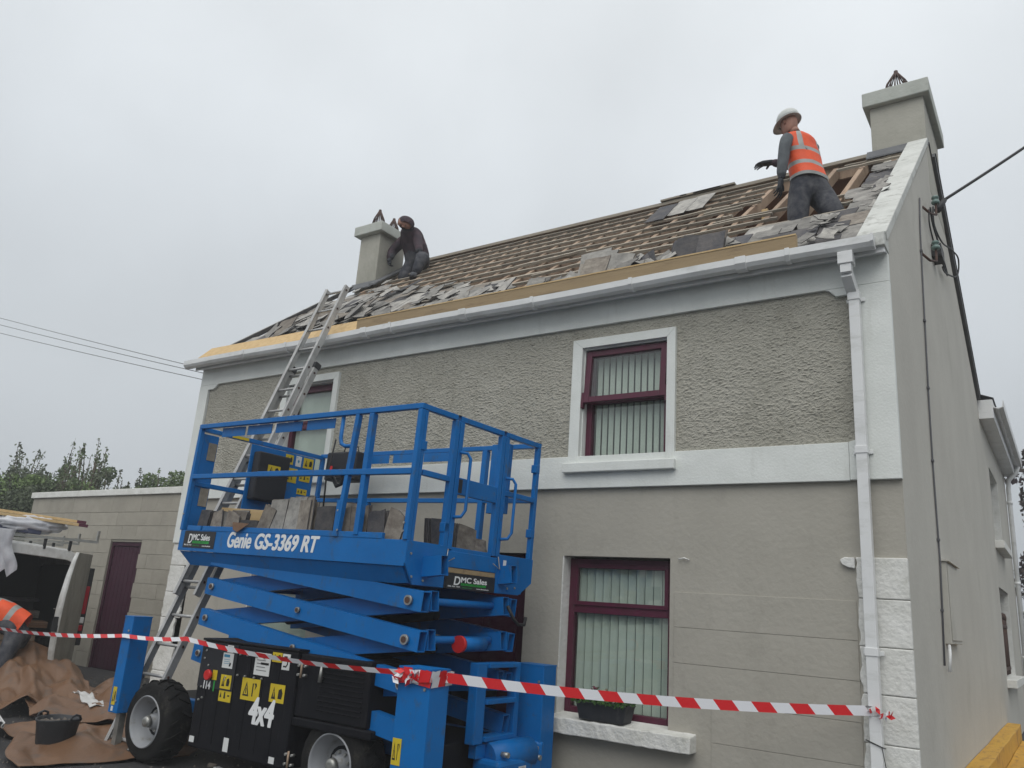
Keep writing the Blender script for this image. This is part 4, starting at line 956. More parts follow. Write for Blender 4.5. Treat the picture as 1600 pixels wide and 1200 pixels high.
# ---- scissor arms
AZ = [.62, .93, 1.225, 1.49, 1.74]
AXL, AXR = -6.33, -3.80
AY = {'no': -1.755, 'ni': -1.655, 'fi': -.76, 'fo': -.66}
def armyaw(x, y): return y-(x+5)*.05
def arm(xa, za, xb, zb, y, nm='scissor_arm'):
    b = MB(); d = Vector((xb-xa, 0, zb-za)).normalized()*.06
    pa = Vector((xa, armyaw(xa, y), za))-d; pb = Vector((xb, armyaw(xb, y), zb))+d
    dd = (pb-pa).normalized(); up = Vector((0, 0, 1)); u = dd.cross(up).normalized()*.040; v = u.cross(dd).normalized()*.070
    if v.z < 0: v = -v
    t_ = .86
    o1 = [pa-u-v, pa+u-v, pa+u+v, pa-u+v]; o2 = [pb-u-v, pb+u-v, pb+u+v, pb-u+v]
    i1 = [pa-u*t_-v*.93, pa+u*t_-v*.93, pa+u*t_+v*.93, pa-u*t_+v*.93]; i2 = [pb-u*t_-v*.93, pb+u*t_-v*.93, pb+u*t_+v*.93, pb-u*t_+v*.93]
    b.add(o1+o2, [(k, (k+1) % 4, 4+(k+1) % 4, 4+k) for k in range(4)])
    b.add(i1+i2, [(k, 4+k, 4+(k+1) % 4, (k+1) % 4) for k in range(4)], 0)
    b.add(o1+i1, [(k, (k+1) % 4, 4+(k+1) % 4, 4+k) for k in range(4)]); b.add(o2+i2, [(k, (k+1) % 4, 4+(k+1) % 4, 4+k) for k in range(4)])
    return b.build(nm, 'blue', lift)
for i in range(4):
    z0, z1 = AZ[i], AZ[i+1]
    xr = AXR+(.06 if i == 3 else 0); xl = AXL+(.25 if i == 3 else 0)
    for o_ in ('no', 'fo'): arm(AXL+.02*i, z1, AXR, z0, AY[o_])
    for i_ in ('ni', 'fi'): arm(AXL+.02*i+.03, z0, xr, z1, AY[i_])
def pin(x, z, y0=-1.812, y1=-.60, r=.03, cap=True):
    b = MB(); b.tube([(x, armyaw(x, y0+.02), z), (x, armyaw(x, y1), z)], r, 12); p = b.build('pivot_shaft', 'blue', lift)
    if cap:
        yy = armyaw(x, y0); b = MB(); b.tube([(x, yy+.012, z), (x, yy-.008, z)], r*1.25, 14); b.build('pin_cap', 'steel', p)
        b = MB(); b.tube([(x, yy-.0085, z), (x, yy-.012, z)], r*.8, 12); b.build('pin_core', 'iron', p)
for i in range(1, 4): pin(AXR-.06, AZ[i], r=.028); pin(AXL+.02*i+.02, AZ[i]+.0, r=.022)
for i in range(3): pin((AXL+AXR)/2+.02, (AZ[i]+AZ[i+1])/2, r=.018)
for x in (-5.35, -4.7):
    for i in (1, 2): b = MB(); b.tube([(x-.5, armyaw(x, -1.2), .75+.25*i), (x+.6, armyaw(x+.6, -1.2), .90+.25*i)], .045, 12); b.build('hydraulic_cylinder', 'black', lift)
b = MB(); b.tube([(-3.80, -1.33, 1.20), (-3.80, -1.30, 1.20)], [.062, .062], 16); b.build('red_collar', 'red', lift)
b = MB(); b.tube([(-3.80, -1.30, 1.20), (-3.80, -1.02, 1.20)], .05, 12); b.build('collar_sleeve', 'blue', lift)
b = MB(); b.tube([(-3.74, -.80, 1.50), (-3.70, -.76, 1.40), (-3.69, -.70, 1.36), (-3.69, -.62, 1.36), (-3.69, -.60, 1.42)], .014, 7); b.build('hose', 'cable', lift)
# ---- chassis
def cbox(x0, x1, y0, y1, z0, z1, nm, m='black', bevel=.006): b = MB(); b.box(x0, x1, y0, y1, z0, z1); return b.build(nm, m, lift, bevel=bevel)
cbox(-7.25, -3.85, -1.40, -.52, .28, .50, 'chassis_frame', 'black'); cbox(-7.25, -3.85, -1.50, -1.41, .40, .50, 'chassis_rail', 'blue'); cbox(-7.25, -3.85, -.51, -.42, .40, .50, 'chassis_rail', 'blue')
# engine covers, near side
cv = MB(); cv.box(-6.02, -4.86, -1.90, -1.46, .24, 1.055); cvo = cv.build('engine_cover', 'black', lift, bevel=.012)
c2_ = MB(); c2_.box(-6.03, -4.85, -1.905, -1.45, 1.057, 1.075); c2_.build('cover_lid', 'black', cvo, bevel=.006)
c3 = MB(); c3.box(-4.855, -4.12, -1.88, -1.46, .61, 1.05); c3o = c3.build('engine_cover', 'black', lift, bevel=.012)
for k in range(11):
    l = MB(); l.bar((-4.62, -1.883, .68+k*.032), (-4.18, -1.883, .68+k*.032), .008, .006, up=(0, -.5, .8)); l.build('louvre', 'black', c3o)
for k in range(6):
    l = MB(); l.box(-5.9+k*.17, -5.895+k*.17, -1.903, -1.899, .3, 1.0); l.build('cover_seam', 'black', cvo)
f = MB(); f.box(-6.01, -5.56, -1.907, -1.901, .70, 1.05); f.build('control_panel', 'plate', cvo)
FM = plane_mtx((0, -1.9015, 0), (1, 0, 0), (0, 0, 1)); FM2 = plane_mtx((0, -1.9075, 0), (1, 0, 0), (0, 0, 1))
# engine-face stickers: world x,z of their centres
for (x, z, a, b_, k, F_) in ((-5.652, 1.015, .075, .055, 'w1', FM2), (-5.663, .925, .13, .115, 'w2', FM2), (-5.25, .935, .18, .165, 'w1', FM), (-5.09, 1.0, .11, .07, 'y1', FM), (-4.985, .975, .085, .115, 'w3', FM), (-5.651, .765, .13, .105, 'y1', FM2), (-5.644, .665, .15, .095, 'y3', FM), (-5.348, .74, .215, .16, 'y2', FM), (-5.039, .745, .165, .13, 'y1', FM), (-5.975, .30, .06, .045, 'w0', FM), (-5.544, .315, .06, .10, 'w0', FM), (-5.004, .285, .06, .045, 'w0', FM)): pst(cvo, x, z, a, b_, k, F_)
text('lettering', '114', .088, plane_mtx((-5.935, -1.909, .69), (1, 0, 0), (0, 0, 1)), 'white_print', cvo, .0022, 0, .75)
f = MB(); f.box(-5.80, -5.785, -1.9085, -1.9075, .68, .76); f.build('sticker', 'greenp', cvo)
text('lettering', '4x4', .27, plane_mtx((-5.33, -1.903, .505), (1, 0, 0), (0, 0, 1)), 'white_print', cvo, .009, .12, .72, space=.95)
b = MB(); b.tube([(-5.85, -1.908, .80), (-5.85, -1.925, .80), (-5.85, -1.93, .80), (-5.85, -1.95, .80)], [.022, .022, .042, .038], 14); b.build('stop_button', 'red', cvo)
f = MB(); f.box(-5.83, -5.77, -1.909, -1.9085, .765, .84); f.build('sticker', 'yellow', cvo)
for (x, z) in [(-5.95, .98), (-5.96, .92), (-5.90, .87), (-5.89, .81), (-5.85, .81), (-5.95, .70), (-5.92, .62), (-5.96, .60), (-5.66, .80), (-5.67, .78)]+[(-5.52+i*.09+(.02 if i > 1 else 0), z) for i in range(4) for z in (.985, .83)]:
    b = MB(); b.tube([(x, -1.90, z), (x, -1.915, z)], .0075, 8); b.build('bolt', 'steel', cvo)
for (x, z) in ((-4.80, .93), (-4.82, .315)):
    b = MB(); b.tube([(x, -1.91, z-.05), (x, -1.91, z+.06)], .008, 6); b.build('cover_hinge', 'rafter', cvo)
    for dx in (-.035, .03):
        for dz in (-.03, .035): b = MB(); b.tube([(x+dx, -1.88, z+dz), (x+dx, -1.912, z+dz)], .010, 8); b.build('bolt', 'steel', cvo)
b = MB(); b.tube([(-4.60, -1.875, .90), (-4.60, -1.90, .90)], .012, 8); b.tube([(-4.60, -1.90, .87), (-4.60, -1.90, .98)], [.017, .010], 8); b.build('grease_nipple', 'steel', lift)
b = MB(); b.tube([(-5.7, -1.7, 1.075), (-5.7, -1.7, 1.10), (-5.55, -1.7, 1.11), (-5.4, -1.7, 1.09)], .022, 8); b.build('exhaust_cover', 'iron', lift)
cbox(-6.10, -6.03, -1.8, -1.5, .60, 1.02, 'side_tank', 'blue')
# far side covers
cbox(-6.02, -4.3, -.42, -.05, .28, 1.0, 'engine_cover', 'black', .012)
for x0_, x1_ in ((-4.86, -4.06),): cbox(x0_, x1_, -1.885, -1.50, .545, .605, 'mudguard', 'black', .01)
# ---- wheels
def wheel(x, y, lab):
    s = -1 if y < -1 else 1; zc, RT_, wd = .333, .333, .27
    yo = y; yi = y-s*wd
    t = MB(); prof = [(.205, .0), (.225, .012), (.27, .010), (.305, .018), (.322, .05), (.325, wd*.5), (.322, wd-.05), (.305, wd-.018), (.27, wd-.01), (.205, wd)]
    n = 48; rings = []
    for r, d in prof: rings.append([(x+r*math.cos(2*math.pi*k/n), yo-s*d*1.0 if False else yo-s*d, zc+r*math.sin(2*math.pi*k/n)) for k in range(n)])
    t.loft(rings, cap=False)
    for k in range(18):   # chevron lugs
        for h in (0, 1):
            a0 = 2*math.pi*(k+.5*h)/18; rings = []
            for q in range(5):
                dd = (.03+q*(wd/2-.02)/4) if h == 0 else (wd-.03-q*(wd/2-.02)/4)
                a = a0+q*.045; ro = .338 if q else .322; ri = .30
                row = []
                for (rr_, da) in ((ri, -.035), (ro, -.030), (ro, .030), (ri, .035)): row.append((x+rr_*math.cos(a+da), yo-s*dd, zc+rr_*math.sin(a+da)))
                rings.append(row)
            t.loft(rings, smooth=False)
    w_ = MB(); rings = []
    for r, d in ((.212, .004), (.205, -.006), (.198, .006), (.190, .02), (.182, .05), (.172, .06), (.165, .13), (.14, .15), (.10, .155), (.095, .12), (.06, .11), (.055, .06), (.0, .055)):
        rings.append([(x+r*math.cos(2*math.pi*k/n), yo-s*d, zc+r*math.sin(2*math.pi*k/n)) for k in range(n)])
    wo = MB(); wo.tube([(x, yo-s*.12, zc), (x, yo-s*.2, zc)], .12, 16); hub = wo.build('wheel', 'black', lift)
    t.build('tyre', 'rubber', hub); w_.loft(rings, cap=False); w_.build('rim', 'rim', hub)
    c = MB(); c.tube([(x, yo-s*.04, zc), (x, yo-s*.005, zc), (x, yo, zc)], [.05, .042, .02], 12); c.build('hub_cap', 'steel', hub)
    for k in range(8):
        a = 2*math.pi*k/8+.2; c = MB(); px_, pz_ = x+.078*math.cos(a), zc+.078*math.sin(a); c.tube([(px_, yo-s*.13, pz_), (px_, yo-s*.095, pz_)], .010, 6); c.build('wheel_nut', 'steel', hub)
for x in (-6.70, -4.44):
    wheel(x, -1.87, ''); wheel(x, -.12, '')
# ---- outriggers
def outrigger(x0, x1, y0, y1, zt, zb, sticker=None, face='y', padx=0, pady=0):
    b = MB(); b.box(x0, x1, y0, y1, zb, zt); o = b.build('outrigger_post', 'blue', lift, bevel=.006)
    xc, yc = (x0+x1)/2, (y0+y1)/2
    b = MB(); b.box(x0-.002, x1+.002, y0-.002, y1+.002, zt-.002, zt+.008); b.build('post_cap', 'blue', o)
    b = MB(); b.bar((xc+padx*.3, yc, zb), (xc+padx, yc+pady, .07), .06, .06); b.build('post_leg', 'steel', o)
    b = MB(); b.tube([(xc+padx, yc+pady, .06), (xc+padx, yc+pady, .035), (xc+padx, yc+pady, .004)], [.05, .13, .14], 20); b.build('foot_pad', 'steel', o)
    for (dz) in (.10, zt-zb-.12): 
        b = MB(); b.tube([(x1-.04, y0, zb+dz), (x1-.04, y0-.008, zb+dz)], .010, 8); b.build('bolt', 'steel', o)
    return o
o1 = outrigger(-7.18, -7.04, -1.93, -1.745, 1.175, .36, padx=0)
pst(o1, -7.12, .50, .055, .15, 'y1', plane_mtx((0, -1.9315, .0), (1, 0, 0), (0, 0, 1)))
pst(o1, -7.12, .395, .03, .04, 'w0', plane_mtx((0, -1.9315, .0), (1, 0, 0), (0, 0, 1)))
o2 = outrigger(-3.745, -3.47, -2.02, -1.82, 1.06, .20)
pst(o2, -3.70, .545, .075, .16, 'y2', plane_mtx((0, -2.0215, 0), (1, 0, 0), (0, 0, 1)))
o3 = outrigger(-3.88, -3.60, -.42, -.22, 1.045, .20)
o4 = outrigger(-7.60, -7.35, -.45, -.25, 1.1, .36)
for (y, s) in ((-1.75, 1), (-.35, -1)):
    b = MB(); b.bar((-3.98, y+.15*s, .42), (-3.62, y-.02*s, .40), .18, .16); b.build('outrigger_arm', 'blue', lift, bevel=.02)
b = MB(); b.tube([(-3.72, -.98, .40), (-3.62, -.55, .42)], .11, 18); b.build('lift_motor', 'blue', lift)
b = MB(); b.box(-3.80, -3.55, -1.05, -.45, .26, .40); b.build('motor_bracket', 'blue', lift, bevel=.03)
pst(lift, .0, .0, .10, .035, 'w1', plane_mtx((-3.545, -.75, .33), (0, 1, 0), (0, 0, 1)))
for (y, z) in ((-.95, .44), (-.55, .45), (-.5, .38)):
    b = MB(); b.tube([(-3.60, y, z), (-3.54, y, z)], .02, 8); b.build('bolt', 'steel', lift)
# ---- entry steps
b = MB(); b.box(-3.80, -3.72, -1.16, -1.04, .50, 1.07); b.build('step_stile', 'blue', lift, bevel=.006)
b = MB(); b.box(-3.80, -3.72, -.64, -.58, .50, 1.07); b.build('step_stile', 'blue', lift, bevel=.006)
for z in (1.035, .775, .515): b = MB(); b.box(-3.82, -3.70, -1.038, -.642, z, z+.034); b.build('step_tread', 'blue', lift, bevel=.004)
b = MB(); b.box(-3.80, -3.73, -1.10, -.60, .40, .497); b.build('step_bracket', 'blue', lift, bevel=.004)
# ================================================================ SLATES ON THE LIFT
TG = 'salvaged slates stacked on the lift platform'
def deckM(x, y, z, rz=0, tilt=0, roll=0): return PMX @ Matrix.Translation((x, y, z)) @ Matrix.Rotation(R(rz), 4, 'Z') @ Matrix.Rotation(R(90+tilt), 4, 'X') @ Matrix.Rotation(R(roll), 4, 'Z')
SB = [slate_mesh(i+80, .235, .40, .011, i % 2 == 1, 'slateb') for i in range(5)]+[slate_mesh(i+90, .235, .40, .011, False, 'slate') for i in range(3)]
# (x, width scale, top z, darkness, stack size, roll)
RN = ['short dark slate at the far left end', 'pale stack second from the left', 'stack behind the brown scrap', 'very low dark stack', 'tilted stack left of the tall ones', 'widest tall stack', 'tall stack beside the widest one', 'narrow tall stack', 'dark stack right of the socket post', 'brown stack right of the dark one', 'brown stack left of the corner post', 'dark stack just inside the corner', 'leaning stack at the near corner']
row = [(-2.72, .68, .20, 1, 4, 0), (-2.50, .95, .21, 0, 5, 1), (-2.24, 1.1, .205, 0, 5, -1), (-2.02, .95, .11, 1, 3, 0), (-1.84, .75, .26, 0, 4, -16), (-1.64, 1.0, .33, 0, 6, 2), (-1.40, 1.0, .32, 0, 6, -2), (-1.25, .6, .32, 0, 4, 3), (-1.0, .9, .23, 1, 4, 2), (-.78, .9, .27, 0, 5, -2), (-.60, .8, .27, 0, 5, 3), (-.37, .7, .20, 1, 4, 8), (-.22, .95, .24, 0, 5, -4)]
r5 = random.Random(31)
for ri_, (x, sx_, zt, dk, n, roll) in enumerate(row):
    hgt = zt+.105
    for k in range(n):
        mm = deckM(x+r5.uniform(-.012, .012), .06+k*.019+r5.uniform(0, .004), -.105, r5.uniform(-3, 3), -3-r5.uniform(0, 3), roll+r5.uniform(-2, 2)) @ Matrix.Diagonal((sx_*r5.uniform(.9, 1.05), hgt/.40*r5.uniform(.9, 1.02), 1, 1))
        o = inst(r5.choice(SL_DK if dk else SB), 'stacked_slate', None, mm)
        tag(o, 'slate stacked on the lift platform, '+RN[ri_], 'slate', 'platform slates, '+RN[ri_])
for gi_, (x, y, zt, dk, n, roll) in enumerate(((-.12, .55, .20, 1, 5, 3), (-.05, .70, .19, 0, 4, -8), (-.06, .90, .11, 0, 4, -2))):
    gn_ = ['dark stack', 'tilted pale stack', 'low right hand stack'][gi_]
    for k in range(n):
        mm = PMX @ Matrix.Translation((x-.02-k*.02, y+r5.uniform(-.01, .01), -.105)) @ Matrix.Rotation(R(90), 4, 'Z') @ Matrix.Rotation(R(90-4), 4, 'X') @ Matrix.Rotation(R(roll), 4, 'Z') @ Matrix.Diagonal((.95, (zt+.1)/.4, 1, 1))
        o = inst(r5.choice(SL_DK if dk else SB), 'stacked_slate', None, mm); tag(o, 'slate behind the platform gate above the name plate, '+gn_, 'slate', 'slates behind the platform gate, '+gn_)
b = MB(); b.bar(PMX @ Vector((-2.80, .30, .185)), PMX @ Vector((-1.0, .42, .14)), .04, .13); o = b.build('timber_offcut', 'newwood', None, bevel=.003); tag(o, 'new timber length lying on the lift platform behind the slates', 'timber')
b = MB(); b.add([PMX @ Vector(p) for p in ((-2.12, -.02, .085), (-1.88, -.02, .075), (-2.02, -.03, .0), (-2.09, -.028, .02))]+[PMX @ Vector(p) for p in ((-2.12, -.014, .085), (-1.88, -.014, .075), (-2.02, -.024, .0), (-2.09, -.022, .02))], [(0, 1, 2, 3), (7, 6, 5, 4), (0, 1, 5, 4), (1, 2, 6, 5), (2, 3, 7, 6), (3, 0, 4, 7)]); o = b.build('membrane_scrap', 'membrane', None); tag(o, 'torn scrap of brown membrane hanging over the platform toe rail', 'membrane scrap')
# ================================================================ BARRIER TAPE
def tape(pts, wd, nm, label, twist=None, stripe=.085):
    """ribbon of slanted red and white stripes through pts"""
    P_ = []
    for i in range(len(pts)-1):
        a, b = Vector(pts[i]), Vector(pts[i+1]); L = (b-a).length; n = max(2, int(L/.0425)); sag = .015*L
        for k in range(n): P_.append(a.lerp(b, k/n)-Vector((0, 0, sag*4*(k/n)*(1-k/n))))
    P_.append(Vector(pts[-1])); mb = MB(); d = 0; rows = []
    for i, p in enumerate(P_):
        t = (P_[min(i+1, len(P_)-1)]-P_[max(i-1, 0)]).normalized()
        side_ = Vector((0, 0, 1)); a = (twist(i/len(P_)) if twist else 0)
        u = (side_-t*side_.dot(t)).normalized(); v = t.cross(u); n_ = u*math.cos(a)+v*math.sin(a)
        w_ = wd*(.5+.5*1)
        rows.append((p, n_, t, d))
        if i < len(P_)-1: d += (P_[i+1]-p).length
    for i in range(len(rows)-1):
        for h in range(4):
            f0, f1 = -.5+h/4, -.5+(h+1)/4
            def pt(r, f): return r[0]+r[1]*wd*f+r[2]*(f*-.05)
            mb.add([pt(rows[i], f0), pt(rows[i+1], f0), pt(rows[i+1], f1), pt(rows[i], f1)], [(0, 1, 2, 3)], int(((i+0)//3) % 2))
    return mb
M['tred'] = mat('red_tape', (.62, .015, .02), .4); M['twhite'] = mat('white_tape', (.72, .73, .76), .4)
tp = root('barrier_tape', 'red and white barrier tape strung from left edge past the lift to the downpipe', 'barrier tape', (-3.6, -2.03, 1.0))
TP = [(-3.66, -2.045, 1.035), (-1.20, -.16, .985)]
m = tape(TP, .064, 'x', ''); m.build('tape_run', ['tred', 'twhite'], tp)
m = tape([(-10.6, -1.75, .905), (-7.12, -1.942, 1.01), (-6.15, -1.98, 1.055), (-3.70, -2.05, 1.03)], .036, 'x', '', twist=lambda f: .5*math.sin(f*9)); m.build('tape_run', ['tred', 'twhite'], tp)
kn = random.Random(77)
def band(y0, z0, z1, dz, nm='tape_wrap'):
    # wrap round the near right post
    ring = [(-3.755, y0, z0), (-3.46, y0, z0+dz), (-3.46, -1.81, z0+dz*.6), (-3.755, -1.81, z0), (-3.755, y0, z0)]
    mb = MB(); k = 0
    for i in range(4):
        a, b = Vector(ring[i]), Vector(ring[i+1]); n = 6
        for q in range(n):
            p0, p1 = a.lerp(b, q/n), a.lerp(b, (q+1)/n); h = z1-z0
            e0, e1 = kn.uniform(-.006, .006), kn.uniform(-.006, .006)
            out = Vector((0, -1, 0)) if i == 0 else Vector((1, 0, 0)) if i == 1 else Vector((0, 1, 0)) if i == 2 else Vector((-1, 0, 0))
            mb.add([p0+out*abs(e0), p1+out*abs(e1), p1+Vector((.012, 0, h+e1))+out*abs(e1), p0+Vector((.012, 0, h+e0))+out*abs(e0)], [(0, 1, 2, 3)], (k//2) % 2); k += 1
    return mb
for y0, z0, z1, dz in ((-2.030, .985, 1.045, -.03), (-2.036, 1.0, 1.05, .01), (-2.042, .96, 1.01, .03)): band(y0, z0, z1, dz).build('tape_wrap', ['tred', 'twhite'], tp)
mb = MB()
for k in range(16):
    c = Vector((-3.69+kn.uniform(-.05, .16), -2.055+kn.uniform(-.015, .01), 1.01+kn.uniform(-.035, .04))); leafquads(mb, c, .07, kn, k % 2)
mb.build('tape_knot', ['tred', 'twhite'], tp)
mb = MB()
for k in range(14):
    c = Vector((-1.15+kn.uniform(-.05, .13), -.165+kn.uniform(-.015, .02), .98+kn.uniform(-.035, .03))); leafquads(mb, c, .06, kn, k % 2)
mb.build('tape_knot', ['tred', 'twhite'], tp)
# black string round the downpipe
tp2 = root('string', 'thin black string tied round the downpipe below the tape', 'string', (-1.17, -.14, .7))
c = MB(); c.tube([(-1.23, -.14, .80), (-1.13, -.143, .765), (-1.125, -.05, .75)], .004, 5); c.tube([(-1.13, -.143, .765), (-1.11, -.12, .6), (-1.09, -.10, .45)], .003, 5); c.build('string_loop', 'cable', tp2)
# ================================================================ BUCKET
bk = root('bucket', 'black rubber builders bucket full of rubble on the tarmac at lower left', 'bucket', (-7.45, -2.1, 0))
bc = Vector((-7.42, -2.22, 0)); n = 28
def ringc(r, z, wob=0): return [(bc.x+(r+wob*math.sin(3*2*math.pi*k/n))*math.cos(2*math.pi*k/n), bc.y+(r+wob*math.sin(3*2*math.pi*k/n))*math.sin(2*math.pi*k/n), z+wob*math.cos(2*2*math.pi*k/n)) for k in range(n)]
b = MB(); b.loft([ringc(.02, .004), ringc(.125, .004), ringc(.135, .02), ringc(.17, .27, .004), ringc(.182, .29, .005), ringc(.182, .30, .005), ringc(.166, .295, .004), ringc(.155, .22)], cap=False); b.build('tub', 'bucket', bk)
for s in (0, math.pi):
    c_ = bc+Vector((.18*math.cos(s+.3), .18*math.sin(s+.3), .29)); tdir = Vector((-math.sin(s+.3), math.cos(s+.3), 0))
    b = MB(); b.tube([c_-tdir*.06, c_-tdir*.045+Vector((0, 0, .035)), c_+Vector((0, 0, .048)), c_+tdir*.045+Vector((0, 0, .035)), c_+tdir*.06], .010, 6); b.build('bucket_handle', 'bucket', bk)
b = MB(); rb4 = random.Random(8)
b.loft([ringc(.15, .24), ringc(.08, .262), ringc(.01, .27)], cap=False, mi=0)
for k in range(90):
    a, r_1 = rb4.uniform(0, 6.28), .14*math.sqrt(rb4.random()); c_ = bc+Vector((r_1*math.cos(a), r_1*math.sin(a), .262)); s = rb4.uniform(.008, .022)
    b.box(-s, s, -s*.7, s*.7, -s*.4, s*.4, 0, Matrix.Translation(c_) @ Euler((rb4.uniform(0, 3), rb4.uniform(0, 3), 0)).to_matrix().to_4x4())
b.build('rubble', 'slateb', bk, kind='stuff')
# ================================================================ BROWN MEMBRANE SHEETS
def sheet(nm, label, c0, ux, uy, nu, nv, hf, mats, grp=None, th=.004):
    mb = MB(); rows = []
    for i in range(nu+1):
        for j in range(nv+1):
            u, v = i/nu, j/nv; p = Vector(c0)+Vector(ux)*u+Vector(uy)*v; q = hf(u, v); mb.v.append(p+Vector(q))
    for i in range(nu):
        for j in range(nv):
            a = i*(nv+1)+j; mb.f.append([a, a+1, a+nv+2, a+nv+1]); mb.m.append(0); mb.sm.append(True)
    o = mb.build(nm, mats, None); s = o.modifiers.new('thick', 'SOLIDIFY'); s.thickness = th; s.offset = 1
    tag(o, label, 'membrane', grp); return o
def crease(u, v, s, amp, f=2.2):
    uu = u+.10*noise.noise(Vector((u*3, v*3, s))); vv = v+.10*noise.noise(Vector((u*3+7, v*3, s))); fold = 0
    for q, (a_, b_, w_) in enumerate(((2.3, 1.1, .5), (-1.2, 2.9, .38), (3.9, -2.1, .22), (1.5, 5.3, .14), (6.1, 3.3, .10))): fold += w_*abs(((uu*a_+vv*b_+s*.37*(q+1)) % 1)-.5)*2
    return amp*fold*(.55+.9*abs(noise.noise(Vector((u*2+s, v*2, 1)))))*1.5
    n1 = noise.noise(Vector((u*f+s, v*f*1.4, s*1.7))); n2 = noise.noise(Vector((u*f*2.3+s*3, v*f*2.6, s)))
    n3 = 1-abs(noise.noise(Vector((u*f*1.6+9*s, v*f*3.1, 3))))*3; n4 = noise.noise(Vector((u*f*7, v*f*8, s+2)))
    return amp*(abs(n1)*1.5+abs(n2)*.7+max(0, n3)*.38+n4*.12)
MG = 'crumpled brown roofing membrane at lower left'
sheet('membrane_sheet', 'crumpled sheet of brown membrane on the tarmac beneath the bucket', (-7.0, -2.7, .012), (-2.0, .75, 0), (.35, 1.3, 0), 90, 70, lambda u, v: (noise.noise(Vector((u*3, v*3, 5)))*.16, noise.noise(Vector((u*3, v*3, 9)))*.16, crease(u, v, 3, .12)*(min(1, 4*u*(1-u)+.15))), 'membrane', MG)
sheet('membrane_sheet', 'long brown membrane folded across the ground behind the bucket', (-8.2, -1.95, .02), (-2.6, .9, 0), (.7, 1.35, 0), 100, 70, lambda u, v: (noise.noise(Vector((u*3, v*3, 15)))*.2, 0, crease(u, v, 8, .20)), 'membrane', MG)
sheet('membrane_sheet', 'brown membrane lifted up to a peak beside the bending worker', (-9.5, -1.75, .02), (-1.75, .55, 0), (.3, 1.0, 0), 90, 60, lambda u, v: (noise.noise(Vector((u*3, v*3, 25)))*.12, 0, max(0, (.62+.05*math.sin(v*9))*max(0, 1-(.84-u)*1.55 if u < .84 else 1-(u-.84)*6)*max(0, 1-abs(v-.45)*1.1))+crease(u, v, 18, .13)), 'membrane', MG)
o = sheet('membrane_roll', 'white backed roll of membrane lying beside the bucket', (-7.75, -2.62, .03), (-1.3, .45, 0), (.02, .12, 0), 18, 20, lambda u, v: (.0, .045*math.sin(v*12)*(1-.5*v), .19+.045*math.cos(v*12)*(1-.5*v)), 'membranew', None)
sheet('membrane_strip', 'white strip of membrane backing lying on the brown sheet', (-8.55, -1.3, .17), (-.9, .28, .03), (.05, .14, 0), 14, 5, lambda u, v: (0, 0, crease(u, v, 4, .06)), 'membranew', None)
for (p, q, lab) in (((-9.3, -.5, .03), (-8.45, -.72, .04), 'short timber batten lying on the tarmac behind the sheets'),):
    b = MB(); b.bar(p, q, .05, .04); tag(b.build('timber_offcut', 'newwood', None), lab, 'timber')
for i, (x, y) in enumerate(((-9.2, -.4), (-9.35, -.5), (-12.2, 1.3), (-9.0, .2), (-7.15, -2.9), (-6.1, -1.5), (-6.25, -1.45), (-5.9, -1.6))):
    s = rb4.uniform(.02, .05); b = MB(); b.box(-s, s, -s*.6, s*.6, -s*.3, s*.3, 0, Matrix.Translation((x, y, s*.35)) @ Euler((.2, .1, rb4.uniform(0, 3))).to_matrix().to_4x4())
    tag(b.build('litter_scrap', 'paper' if i % 2 else 'slateb', None), 'small '+('white paper' if i % 2 else 'grey rubble')+' scrap lying on the tarmac '+['behind the long sheets', 'by the timber offcut', 'near the outbuilding door', 'beyond the front wheel', 'in front of the near wheel', 'under the engine cover', 'just behind the front wheel', 'under the middle of the lift'][i], 'scrap', 'small scraps on the tarmac')
gr = MB(); rg = random.Random(4)
for k in range(2600):
    x = rg.uniform(-13, -3.5); y = rg.uniform(-3.2, 1.6); s = rg.uniform(.004, .014)
    gr.add([(x-s, y-s*.6, .001), (x+s, y-s*.5, .001), (x+s*.2, y+s, .001), (x, y, s*1.1)], [(0, 1, 3), (1, 2, 3), (2, 0, 3)])
gr.build('gravel', 'slateb', None, kind='stuff')
# ================================================================ VAN (rear end to us)
vn = Vector((.95, -.31, 0)).normalized(); vl = Vector((-vn.y*-1, -vn.x, 0))  # vn points out of the rear, vl to the van's left
vl = Vector((-.31, -.95, 0)).normalized()
VC = Vector((-11.05, -.28, 0))
VM = Matrix((-vn, vl, Vector((0, 0, 1)))).transposed().to_4x4(); VM.translation = VC   # local x forward into the van, y across, z up
if VM.determinant() < 0: pass
van = root('van', 'white panel van with open rear doors and loaded roof rack at the left edge', 'van', VC)
def vsec(x, zt, ins=0, z0=.42, wd=1.72):
    a = ins; return [(x, a, z0), (x, a-.0, 1.05), (x, a+.03, 1.45), (x, a+.10, zt-.12), (x, a+.20, zt-.02), (x, wd/2, zt+.03), (x, wd-a-.20, zt-.02), (x, wd-a-.10, zt-.12), (x, wd-a-.03, 1.45), (x, wd-a, 1.05), (x, wd-a, z0)]
b = MB(); secs = [vsec(0, 1.84), vsec(.5, 1.88), (vsec(3.0, 1.9)), vsec(3.6, 1.80)]
n = len(secs[0]); 
for s_ in secs: b.v += [VM @ Vector(p) for p in s_]
for i in range(len(secs)-1):
    for k in range(n-1): b.f.append([i*n+k, i*n+k+1, (i+1)*n+k+1, (i+1)*n+k]); b.m.append(0); b.sm.append(False)
